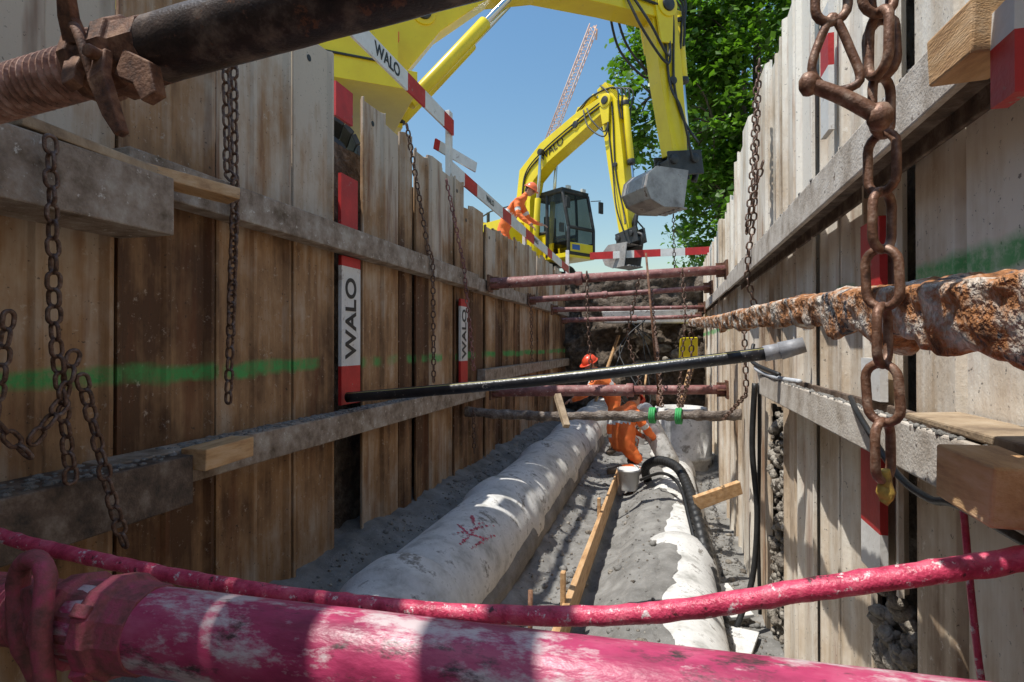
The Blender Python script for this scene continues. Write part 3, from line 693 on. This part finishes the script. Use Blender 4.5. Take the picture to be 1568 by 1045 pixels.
    for k in (-.3,.3): b.box(W(cx1-fx+.02,cl+k,z1+.13),(.08,.14,.09),2,ax)
    b.box(W(cx1+.017,cl-.22,z0+.22),(.01,.3,.14),3,ax)
    b.obj('cab',[M_dk,M_yel,M_refl,M_blue],e,.012)
    b=B()
    gl=mat('cab_glazing',[(.10,.13,.14),(.14,.17,.18)],2,.03,0); bs=gl.node_tree.nodes['Principled BSDF']; bs.inputs['Transmission Weight'].default_value=.8; bs.inputs['IOR'].default_value=1.15
    def quad(*c): b.add([W(*k) for k in c],[(0,1,2,3)],0)
    quad((cx1,cy0+.04,z0+.75),(cx1,cy1-.04,z0+.75),(cx1-fx,cy1-.04,z1),(cx1-fx,cy0+.04,z1))
    quad((cx1,cy0+.04,z0+.35),(cx1,cy1-.04,z0+.35),(cx1,cy1-.04,z0+.74),(cx1,cy0+.04,z0+.74))
    for cy in (cy0,cy1):
        quad((cx0+.05,cy,z0+.72),(cx0+.58,cy,z0+.72),(cx0+.58,cy,z1-.04),(cx0+.05,cy,z1-.04))
        quad((cx0+.66,cy,z0+.38),(cx1-.03,cy,z0+.38),(cx1-fx-.03,cy,z1-.04),(cx0+.66,cy,z1-.04))
    b.obj('glass',[gl],e)
    b=B(); bp=[S(s,z) for s,z in boom]; b.beam(bp,boomh,boomw,l,0)
    for k in (1,len(bp)-2):
        b.cyl(bp[k]-l*(boomw/2+.05),bp[k]+l*(boomw/2+.05),.09,1,16)
        b.cyl(bp[k]-l*(boomw/2+.02),bp[k]+l*(boomw/2+.02),.15,0,20)
    tip=bp[-1]
    b.cyl(tip-l*(boomw/2+.09),tip+l*(boomw/2+.09),.10,1,16); b.cyl(tip-l*(boomw/2+.06),tip+l*(boomw/2+.06),.17,0,20)
    sp=[S(s,z) for s,z in stick]; b.beam(sp,stickh,stickw,l,0)
    for k in (1,len(sp)-2): b.cyl(sp[k]-l*(stickw/2+.04),sp[k]+l*(stickw/2+.04),.06,1,14)
    for sd in (-1,1):
        b.beam([tip+l*sd*(boomw/2+.02)-f*.05+Zu*.05,tip+l*sd*(boomw/2+.02)+V((0,0,-.55))],[.34,.2],.035,l,0)
    c0=S(.35,hz+.25); mid=bp[len(bp)//2]
    for sd in (-1,1):
        o=l*sd*(boomw/2+.1); v=(mid-c0)
        b.cyl(c0+o,c0+o+v*.55,.085,0,16); b.cyl(c0+o+v*.55,mid+o,.045,2,12); b.cyl(mid+o-l*.06,mid+o+l*.06,.09,1,12)
    k0=bp[-2]+Zu*(boomh[-2]/2+.14); k1=sp[0]+Zu*.02; v=k1-k0
    b.cyl(k0,k0+v*.6,.085,0,16); b.cyl(k0+v*.6,k1,.045,2,12)
    b.beam([k0-Zu*.2-f*.08,k0+Zu*.06],[.3,.14],.12,l,0)
    sdv=(sp[-1]-sp[0]).normalized(); fr=l.cross(sdv)
    if fr.dot(f)<0: fr=-fr
    q0=sp[1]+fr*(stickh[1]/2+.12); q1=sp[-1]-sdv*.35+fr*(stickh[-1]/2+.16); v=q1-q0
    b.cyl(q0,q0+v*.55,.08,0,14); b.cyl(q0+v*.02,q0+v*.06,.095,1,14); b.cyl(q0+v*.53,q0+v*.57,.095,1,14); b.cyl(q0+v*.55,q1,.035,2,12)
    b.beam([q0-fr*.2,q0+fr*.04],[.2,.14],.12,l,0)
    b.tube([sp[-1]+fr*.04,q1],.045,1,8); b.tube([q1,sp[-1]+sdv*.2+fr*.12],.05,1,8)
    pl=[]
    for k in range(5):
        o=l*(-.15+.075*k)
        pl.append([bp[-2]+Zu*(boomh[-2]/2+.06)+o, bp[-1]-f*.5+Zu*(.30+.04*k)+o, bp[-1]+Zu*(.18)+fr*(.28+.04*k)+o*1.3, sp[1]+sdv*.2+fr*(.30+.02*k)+o*1.2, sp[1]+sdv*.5+fr*(stickh[1]/2+.03)+o])
    for sd in (-1,1):
        o=l*sd*(boomw/2+.03)
        pl.append([p+o+Zu*.05 for p in bp[1:]]); pl.append([p+o-Zu*.04 for p in bp[1:]])
        o=l*sd*(stickw/2+.03)
        pl.append([sp[0]+o,sp[1]+o+fr*.12,(sp[1]+sp[-1])/2+o,sp[-1]-sdv*.5+o+fr*.1,sp[-1]-sdv*.1+o*1.8+fr*.2])
        pl.append([sp[1]+o-fr*.05,(sp[1]+sp[-1])/2+o-fr*.08,sp[-1]-sdv*.6+o*1.6,sp[-1]+sdv*.1+o*1.5+fr*.1])
        for q in (0,.12): pl.append([bp[-1]-f*(.6+q)+l*sd*(boomw/2+.03),bp[-1]-f*(.35+q)-Zu*(.4+q)+l*sd*(boomw/2+.12),bp[-1]-Zu*(.75+q)+l*sd*(stickw/2+.10),sp[1]+l*sd*(stickw/2+.04)+sdv*.3])
    for p in pl: b.tube(p,.021,1,6,sub=6)
    b.obj('boom_and_stick',[M_yel,M_dk,M_chrome,M_rubber],e,.018)
    a,c=bp[label[0]],bp[label[0]+1]
    cd=(c-a).normalized(); side=-l if (-l).dot(-(a))>0 else l
    xa=cd if cd.cross(Zu).dot(side)>0 else -cd
    ya=side.cross(xa)
    text(label[1],(a+(c-a)*label[2])+side*(boomw/2+.012)+ya*(-.10),xa,ya,label[3],M_dk,e,ex=.002,off=0)
    b=B(); hb=sp[-1]+sdv*.1; bf,bsh,bw=bucket
    b.box(hb+sdv*.08+fr*.03,(.5,.34,.22),1,(fr,l,-sdv))
    for sd in (-1,1):
        b.box(hb+sdv*.05+fr*.05+l*sd*.16,(.62,.04,.36),1,(fr,l,-sdv)); b.cyl(hb+fr*.2+l*sd*.1,hb+fr*.2+l*sd*.22,.07,1,12); b.cyl(hb-fr*.18+l*sd*.1,hb-fr*.18+l*sd*.22,.07,1,12)
    b.tube([hb+fr*.25,hb+fr*.38+sdv*.1,hb+fr*.3+sdv*.3],.05,1,10,sub=4)
    prf=[(.24,-.0),(-.30,-.0),(-.44,-.12),(-.48,-.30),(-.40,-.46),(-.18,-.55),(.16,-.53)]
    o2=hb+sdv*.17+fr*bsh
    P3=[o2+f*a_+Zu*z_ for a_,z_ in prf]
    cen=o2-Zu*.27; inn=[p+(cen-p)*.08 for p in P3]
    vs=[];fs=[];n=len(P3)
    for arr in (P3,inn):
        for sd in (-1,1): vs+= [p+l*sd*bw/2 for p in arr]
    for k in range(n-1):
        fs.append((k,k+1,n+k+1,n+k)); fs.append((2*n+k,3*n+k,3*n+k+1,2*n+k+1)); fs.append((k,2*n+k,2*n+k+1,k+1)); fs.append((n+k,n+k+1,3*n+k+1,3*n+k))
    fs.append((0,n,3*n,2*n)); fs.append((n-1,3*n-1,4*n-1,2*n-1))
    b.add(vs,fs,0)
    for sd in (-1,1):
        vv=[p+l*sd*(bw/2+.012) for p in P3]+[p+l*sd*(bw/2-.012) for p in P3]
        ff=[tuple(range(n)),tuple(range(n,2*n))[::-1]]+[(k,(k+1)%n,n+(k+1)%n,n+k) for k in range(n)]
        b.add(vv,ff,0)
    for k in range(5):
        c=P3[-1]+l*(-bw/2+.08+k*(bw-.16)/4); b.box(c+f*.05,(.14,.07,.035),0,(f,l,Zu))
    b.obj('bucket',[M_grey,M_dk],e,.012)
    return e
excavator('yellow_excavator',(-3.4,6.2,0),(.79,.61),GZ,
   [(0,3.2),(.55,4.05),(1.3,4.75),(2.1,5.0),(3.2,5.02),(4.15,4.95)],[.45,.55,.62,.6,.52,.36],.36,
   [(4.02,5.45),(4.16,4.9),(4.3,3.9),(4.45,2.85)],[.26,.46,.40,.26],.28,(-.35,.75),2.9,2.3,2.62,(3,'WALO',.5,.3),(1,-.30,.6),True,-2.05)
excavator('yellow_excavator',(-3.6,15.6,0),(.826,-.563),GZ,
   [(-.2,2.75),(-.25,4.0),(-.1,4.75),(.6,5.2),(1.8,5.62),(2.8,5.9)],[.5,.6,.72,.66,.58,.38],.4,
   [(2.6,6.35),(2.83,5.8),(3.05,4.3),(3.3,2.65)],[.28,.52,.46,.3],.32,(.45,.68),2.6,2.2,2.22,(3,'WALO',.25,.30),(1,-.1,.6),False)

# ---------------------------------------------------------------- people
def person(name,J,face,mats_by,helm,stripes=True):
    e=empty(name)
    J={k:V(p) for k,p in J.items()}
    rad=dict(pelvis=.15,spine=.145,chest=.17,neck=.065,skull=.06,shL=.08,shR=.08,elL=.056,elR=.056,wrL=.038,wrR=.038,paL=.038,paR=.038,
             hipL=.108,hipR=.108,knL=.08,knR=.08,anL=.06,anR=.06,toL=.045,toR=.045)
    ed=[('pelvis','spine'),('spine','chest'),('chest','neck'),('neck','skull')]
    for s in 'LR': ed+=[('chest','sh'+s),('sh'+s,'el'+s),('el'+s,'wr'+s),('wr'+s,'pa'+s),('pelvis','hip'+s),('hip'+s,'kn'+s),('kn'+s,'an'+s),('an'+s,'to'+s)]
    names=[k for k in rad if k in J]; idx={k:i for i,k in enumerate(names)}
    def skin(vs,es,rs,roots,sub,nm):
        me=bpy.data.meshes.new(nm); me.from_pydata([tuple(v) for v in vs],es,[]); o=bpy.data.objects.new(nm,me); COL.objects.link(o)
        o.modifiers.new('s','SKIN'); sv=me.skin_vertices[0].data
        for i,r in enumerate(rs): sv[i].radius=(r,r); sv[i].use_root=(i in roots)
        ss=o.modifiers.new('u','SUBSURF'); ss.levels=sub; ss.render_levels=sub
        bpy.context.view_layer.update()
        dg=bpy.context.evaluated_depsgraph_get(); m2=bpy.data.meshes.new_from_object(o.evaluated_get(dg)); bpy.data.objects.remove(o)
        o=bpy.data.objects.new(nm,m2); COL.objects.link(o); o.parent=e
        for p in m2.polygons: p.use_smooth=True
        return o
    o=skin([J[k] for k in names],[(idx[a],idx[c]) for a,c in ed],[rad[k] for k in names],{idx['pelvis']},3,'body')
    me=o.data; me.materials.clear()
    for v in me.vertices:
        q=v.co; v.co=q+v.normal*(noise.noise(q*14)*.014+noise.noise(V((q.x*10,q.y*10,q.z*38)))*.008)
    ml=[mats_by['top'],mats_by['legs'],mats_by['fore'],M_boot,M_refl,M_skin]
    for m in ml: me.materials.append(m)
    def near(p):
        best=None
        for a,c in ed:
            A=J[a];C=J[c];v=C-A;t=max(0,min(1,(p-A).dot(v)/v.length_squared)); dd=(A+v*t-p).length-.5*(rad[a]+rad[c])
            if best is None or dd<best[0]: best=(dd,a,c,t)
        return best
    for p in me.polygons:
        _,a,c,t=near(p.center); k=0
        if a.startswith('hip'): k=1
        elif a=='pelvis': k=1 if c.startswith('hip') else 0
        elif a.startswith('kn'): k=1 if t<.85 else 3
        elif a.startswith('an'): k=3
        elif a.startswith('el'): k=2
        elif a.startswith('wr'): k=5
        elif a=='neck': k=5
        if stripes:
            if a.startswith('kn') and .25<t<.42: k=4
            if a=='spine' and .15<t<.42: k=4
            if a.startswith('sh') and .5<t<.72: k=4
            if a.startswith('hip') and .72<t<.9: k=4
        p.material_index=k
    for s in 'LR':
        w=J['wr'+s];pa=J['pa'+s]; d=(pa-w).normalized(); x=d.cross(V((0,0,1)))
        if x.length<.1: x=V((1,0,0))
        x.normalize(); n=x.cross(d).normalized()
        if n.z>0: n=-n
        vs=[];es=[];rs=[];roots=set()
        for i,(off,ln) in enumerate(((-.03,.072),(-.01,.082),(.01,.078),(.03,.06))):
            b0=len(vs); roots.add(b0)
            vs.append(pa+x*off*.6); vs.append(pa+x*off+d*.045); vs.append(pa+x*off*1.1+d*(.045+ln*.5)+n*.012); vs.append(pa+x*off*1.1+d*(.045+ln*.8)+n*.04)
            rs+=[.011,.0105,.0095,.008]; es+=[(b0,b0+1),(b0+1,b0+2),(b0+2,b0+3)]
        b0=len(vs); roots.add(b0)
        sg=1 if s=='L' else -1
        vs+=[pa-d*.02+x*sg*.02,pa+d*.01+x*sg*.05+n*.01,pa+d*.045+x*sg*.062+n*.03]; rs+=[.014,.012,.009]; es+=[(b0,b0+1),(b0+1,b0+2)]
        h=skin(vs,es,rs,roots,1,'hand'); h.data.materials.clear(); h.data.materials.append(M_skin)
    F=V(face).normalized(); up=(J['skull']-J['neck']).normalized(); up=(up-F*up.dot(F)).normalized(); sd=F.cross(up).normalized()
    c=J['skull']+up*.07+F*.015; ax=(sd,F,up)
    b=B(); b.sphere(c,1,0,20,(.076,.096,.118),0,5,ax)
    b.sphere(c-up*.06+F*.03,1,0,14,(.055,.062,.055),0,5,ax)
    b.tube([c+F*.09+up*.015,c+F*.118-up*.02,c+F*.098-up*.032],[.009,.014],0,8,sub=3)
    for k in (-1,1):
        b.sphere(c+F*.088+sd*k*.031+up*.012,.011,1,8); b.sphere(c+sd*k*.078-up*.005,1,0,8,(.012,.022,.032),0,5,ax)
        b.box(c+F*.094+sd*k*.031+up*.032,(.032,.008,.006),2,ax)
    b.box(c+F*.091-up*.055,(.042,.008,.008),3,ax)
    b.sphere(c-F*.02+up*.01,1,2,14,(.08,.088,.112),0,5,ax)
    b.obj('head',[M_skin,M_black,M_hair,mat('lips',[(.4,.14,.12),(.45,.16,.14)],5,.5,0)],e)
    b=B(); hc=c+up*.035
    vs=[];fs=[];n=20;m=7
    for i in range(m+1):
        th=math.pi/2*i/m
        for k in range(n):
            ph=2*math.pi*k/n; vs.append(hc+sd*(.112*math.cos(ph)*math.cos(th))+F*(.135*math.sin(ph)*math.cos(th))+up*(.125*math.sin(th)))
    for i in range(m):
        for k in range(n): j=(k+1)%n; fs.append((i*n+k,i*n+j,(i+1)*n+j,(i+1)*n+k))
    b.add(vs,fs,0,None,True)
    b.tube([hc+sd*(.118*math.cos(t))+F*(.14*math.sin(t)+(.04*max(0,math.sin(t))))-up*.002 for t in [k*math.pi/12 for k in range(24)]],.010,0,6,closed=True)
    b.add([hc+sd*(.11*math.cos(t))+F*(.13*math.sin(t)) for t in [k*math.pi/12 for k in range(13)]]+[hc+sd*(.12*math.cos(t))+F*(.135*math.sin(t)+.05*math.sin(t))-up*.008 for t in [k*math.pi/12 for k in range(13)]],[(i,i+1,14+i,13+i) for i in range(12)],0)
    b.tube([hc+F*(.127*math.cos(t))+up*(.129*math.sin(t)) for t in [math.pi*k/10 for k in range(1,10)]],.010,0,6)
    b.obj('helmet',[helm],e)
    return e
OR=dict(top=M_orange,legs=M_orange,fore=M_orange)
x0=-3.2;yy=11.0
person('construction_worker',dict(pelvis=(x0,yy,2.30),spine=(x0+.12,yy,2.54),chest=(x0+.32,yy,2.78),neck=(x0+.46,yy,2.95),skull=(x0+.53,yy,3.02),
  shL=(x0+.36,yy+.2,2.82),shR=(x0+.36,yy-.2,2.82),elL=(x0+.5,yy+.25,2.55),elR=(x0+.42,yy-.27,2.53),wrL=(x0+.72,yy+.2,2.43),wrR=(x0+.62,yy-.24,2.36),paL=(x0+.8,yy+.19,2.41),paR=(x0+.68,yy-.23,2.31),
  hipL=(x0,yy+.11,2.25),hipR=(x0,yy-.11,2.25),knL=(x0+.18,yy+.13,1.9),knR=(x0+.14,yy-.14,1.9),anL=(x0-.05,yy+.13,1.58),anR=(x0-.1,yy-.14,1.58),toL=(x0+.13,yy+.14,1.545),toR=(x0+.08,yy-.15,1.545)),
  (.8,-.1,-.5),OR,M_helm)
x0=-.90;yy=9.6;g=-1.82
person('construction_worker',dict(pelvis=(x0+.05,yy,g+.9),spine=(x0-.02,yy-.05,g+1.1),chest=(x0-.16,yy-.15,g+1.28),neck=(x0-.24,yy-.22,g+1.4),skull=(x0-.27,yy-.25,g+1.45),
  shL=(x0-.2,yy-.33,g+1.27),shR=(x0-.22,yy+.05,g+1.29),elL=(x0-.35,yy-.42,g+1.02),elR=(x0-.4,yy+.05,g+1.05),wrL=(x0-.55,yy-.38,g+.92),wrR=(x0-.58,yy-.05,g+.93),paL=(x0-.62,yy-.36,g+.9),paR=(x0-.65,yy-.07,g+.9),
  hipL=(x0+.07,yy-.1,g+.86),hipR=(x0+.05,yy+.12,g+.86),knL=(x0+.02,yy-.2,g+.47),knR=(x0+.02,yy+.16,g+.47),anL=(x0+.08,yy-.18,g+.1),anR=(x0+.07,yy+.17,g+.1),toL=(x0-.04,yy-.27,g+.06),toR=(x0-.04,yy+.12,g+.06)),
  (-.7,-.5,-.45),OR,M_helmr)
x0=-.60;yy=8.1;g=-1.8
person('construction_worker',dict(pelvis=(x0,yy,g+.42),spine=(x0+.03,yy+.03,g+.62),chest=(x0+.07,yy+.12,g+.80),neck=(x0+.11,yy+.24,g+.93),skull=(x0+.13,yy+.29,g+.97),
  shL=(x0-.1,yy+.22,g+.82),shR=(x0+.2,yy-.04,g+.82),elL=(x0+.0,yy+.42,g+.60),elR=(x0+.36,yy+.04,g+.57),wrL=(x0+.22,yy+.5,g+.47),wrR=(x0+.45,yy+.26,g+.44),paL=(x0+.29,yy+.5,g+.44),paR=(x0+.46,yy+.33,g+.40),
  hipL=(x0-.06,yy+.09,g+.38),hipR=(x0+.07,yy-.07,g+.38),knL=(x0+.16,yy+.4,g+.42),knR=(x0+.28,yy+.02,g+.1),anL=(x0+.08,yy+.35,g+.09),anR=(x0-.05,yy-.2,g+.09),toL=(x0+.22,yy+.42,g+.05),toR=(x0-.2,yy-.28,g+.06)),
  (.6,.65,-.6),OR,M_helmr)

# ---------------------------------------------------------------- trees
def tree(name,base,H,lobes,nclump,per,seed):
    random.seed(seed); e=empty(name); base=V(base); b=B()
    b.tube([base,base+V((.1,0,H*.3)),base+V((-.1,.1,H*.6)),base+V((.1,.1,H*.9))],[.28,.05],0,12,sub=6,na=.04,ns=3)
    cl=[]
    for (c,r) in lobes:
        c=base+V(c)
        for k in range(int(nclump*r[0]*r[1]*r[2])):
            while True:
                d=V((U(-1,1),U(-1,1),U(-1,1)))
                if .25<d.length<1: break
            d=d.normalized()*(d.length**.45)
            p=c+V((d.x*r[0],d.y*r[1],d.z*r[2]))
            if noise.noise(p*.75)<-.3: continue
            cl.append(p)
        b.tube([base+V((0,0,H*.35)),(base+V((0,0,H*.5))+c)/2,c],[.12,.03],0,8,sub=5)
        for k in range(10):
            q=c+V((U(-1,1)*r[0],U(-1,1)*r[1],U(-.9,.9)*r[2]))*.85; b.tube([c,(c+q)/2+V((0,0,.2)),q],[.05,.012],0,5,sub=3)
    b.obj('trunk_and_limbs',[M_bark],e)
    vs=[];fs=[];at=[]
    for p in cl:
        cr=U(.25,.6); tone=R()
        for k in range(per):
            d=V((random.gauss(0,1),random.gauss(0,1),random.gauss(0,.6)))*cr*.6; q=p+d
            s=U(.09,.165); ax=V((U(-1,1),U(-1,1),U(-.9,.2))).normalized(); nn=V((U(-.7,.7),U(-.9,.5),1)).normalized(); sx=ax.cross(nn).normalized()
            o=len(vs)
            vs+=[q,q+ax*s*.7+sx*s*.66-nn*s*.12,q+ax*s*1.8,q+ax*s*.7-sx*s*.66-nn*s*.12]
            fs+=[(o,o+1,o+2),(o,o+2,o+3)]; a=min(1,max(0,tone*.6+R()*.4)); at+=[a,a]
    me=bpy.data.meshes.new('foliage'); me.from_pydata([tuple(v) for v in vs],[],fs); me.materials.append(M_leaf)
    A=me.attributes.new('rnd','FLOAT','FACE'); A.data.foreach_set('value',at)
    o=bpy.data.objects.new('foliage',me); COL.objects.link(o); o.parent=e
tree('leafy_tree',(2.9,19.5,GZ),12,[((0,0,6.5),(2.7,2.4,4.2)),((-2.1,-1.2,8.6),(1.7,1.3,2.6)),((-1.0,-1,2.6),(1.8,1.5,2.0)),((-3.3,-1.5,6.2),(1.35,1.1,2.2)),((-3.0,-1.5,9),(1.1,1.1,1.8)),((-1.5,-1.6,5),(1.5,1,1.8)),((1.8,-.5,4),(1.8,1.8,3))],18,36,3)
tree('leafy_tree',(6.0,22,GZ),13,[((0,0,7),(3.2,2.8,5.5)),((-1,-1,2.5),(2.6,2,2))],8,38,5)
tree('leafy_tree',(3.4,27,GZ),15,[((0,0,9),(3.6,3,5.5)),((0,0,3.5),(3,2,3))],7,38,8)

# ---------------------------------------------------------------- tower crane
e=empty('tower_crane'); b=B()
def lattice(p,q,w,n,r):
    p=V(p);q=V(q);d=(q-p).normalized(); x=V((0,1,0)); y=d.cross(x).normalized(); x=y.cross(d)
    co=[x*w/2+y*w/2,-x*w/2+y*w/2,-x*w/2-y*w/2,x*w/2-y*w/2]
    for c in co: b.cyl(p+c,q+c,r,0,6)
    for k in range(n):
        a=p+(q-p)*k/n;c2=p+(q-p)*(k+1)/n
        for i in range(4):
            j=(i+1)%4; b.cyl(a+co[i],c2+co[j],r*.6,0,5); b.cyl(a+co[i],a+co[j],r*.6,0,5)
lattice((-16.0,70,21.0),(-8.6,70,39.2),.9,24,.06); lattice((-16.0,70,GZ),(-16.0,70,20.6),1.2,16,.08)
b.box((-16.6,70,20.5),(2.0,1.4,.4)); b.box((-15.9,69.2,19.6),(1.0,1.1,1.5)); b.box((-17.0,70,19.8),(.8,1.2,1.0))
b.tube([(-8.6,70,39.2),(-8.2,70,38.6),(-8.3,70,37.5)],.12,0,6)
b.obj('lattice',[M_crane],e)

# ---------------------------------------------------------------- light, sky, camera
sd=V((-.34,-.26,1)).normalized()
el=math.asin(sd.z); rot=math.atan2(sd.x,sd.y)
w=bpy.data.worlds.new('World'); sc.world=w; w.use_nodes=True; nt=w.node_tree
sky=nt.nodes.new('ShaderNodeTexSky'); sky.sky_type='NISHITA'; sky.sun_disc=False; sky.sun_elevation=el; sky.sun_rotation=rot; sky.air_density=1.8; sky.dust_density=.7; sky.ozone_density=3.5
hs=nt.nodes.new('ShaderNodeHueSaturation'); hs.inputs['Saturation'].default_value=1.2
nt.links.new(sky.outputs[0],hs.inputs['Color'])
bg=nt.nodes['Background']; bg.inputs[1].default_value=.14; nt.links.new(hs.outputs[0],bg.inputs[0])
sl=bpy.data.lights.new('sun','SUN'); sl.energy=5; sl.angle=math.radians(.5); sl.color=(1,.97,.91)
so=bpy.data.objects.new('sun',sl); COL.objects.link(so); so.rotation_euler=sd.to_track_quat('Z','Y').to_euler(); so.location=(0,0,20)
cd=bpy.data.cameras.new('camera'); cd.lens=20; cd.sensor_width=36; cd.clip_start=.02; cd.clip_end=2000
co=bpy.data.objects.new('camera',cd); COL.objects.link(co); co.location=(0,0,0); co.rotation_euler=(math.radians(90.36),0,math.radians(15.2)); sc.camera=co
sc.view_settings.view_transform='Standard'; sc.view_settings.look='None'; sc.view_settings.exposure=0
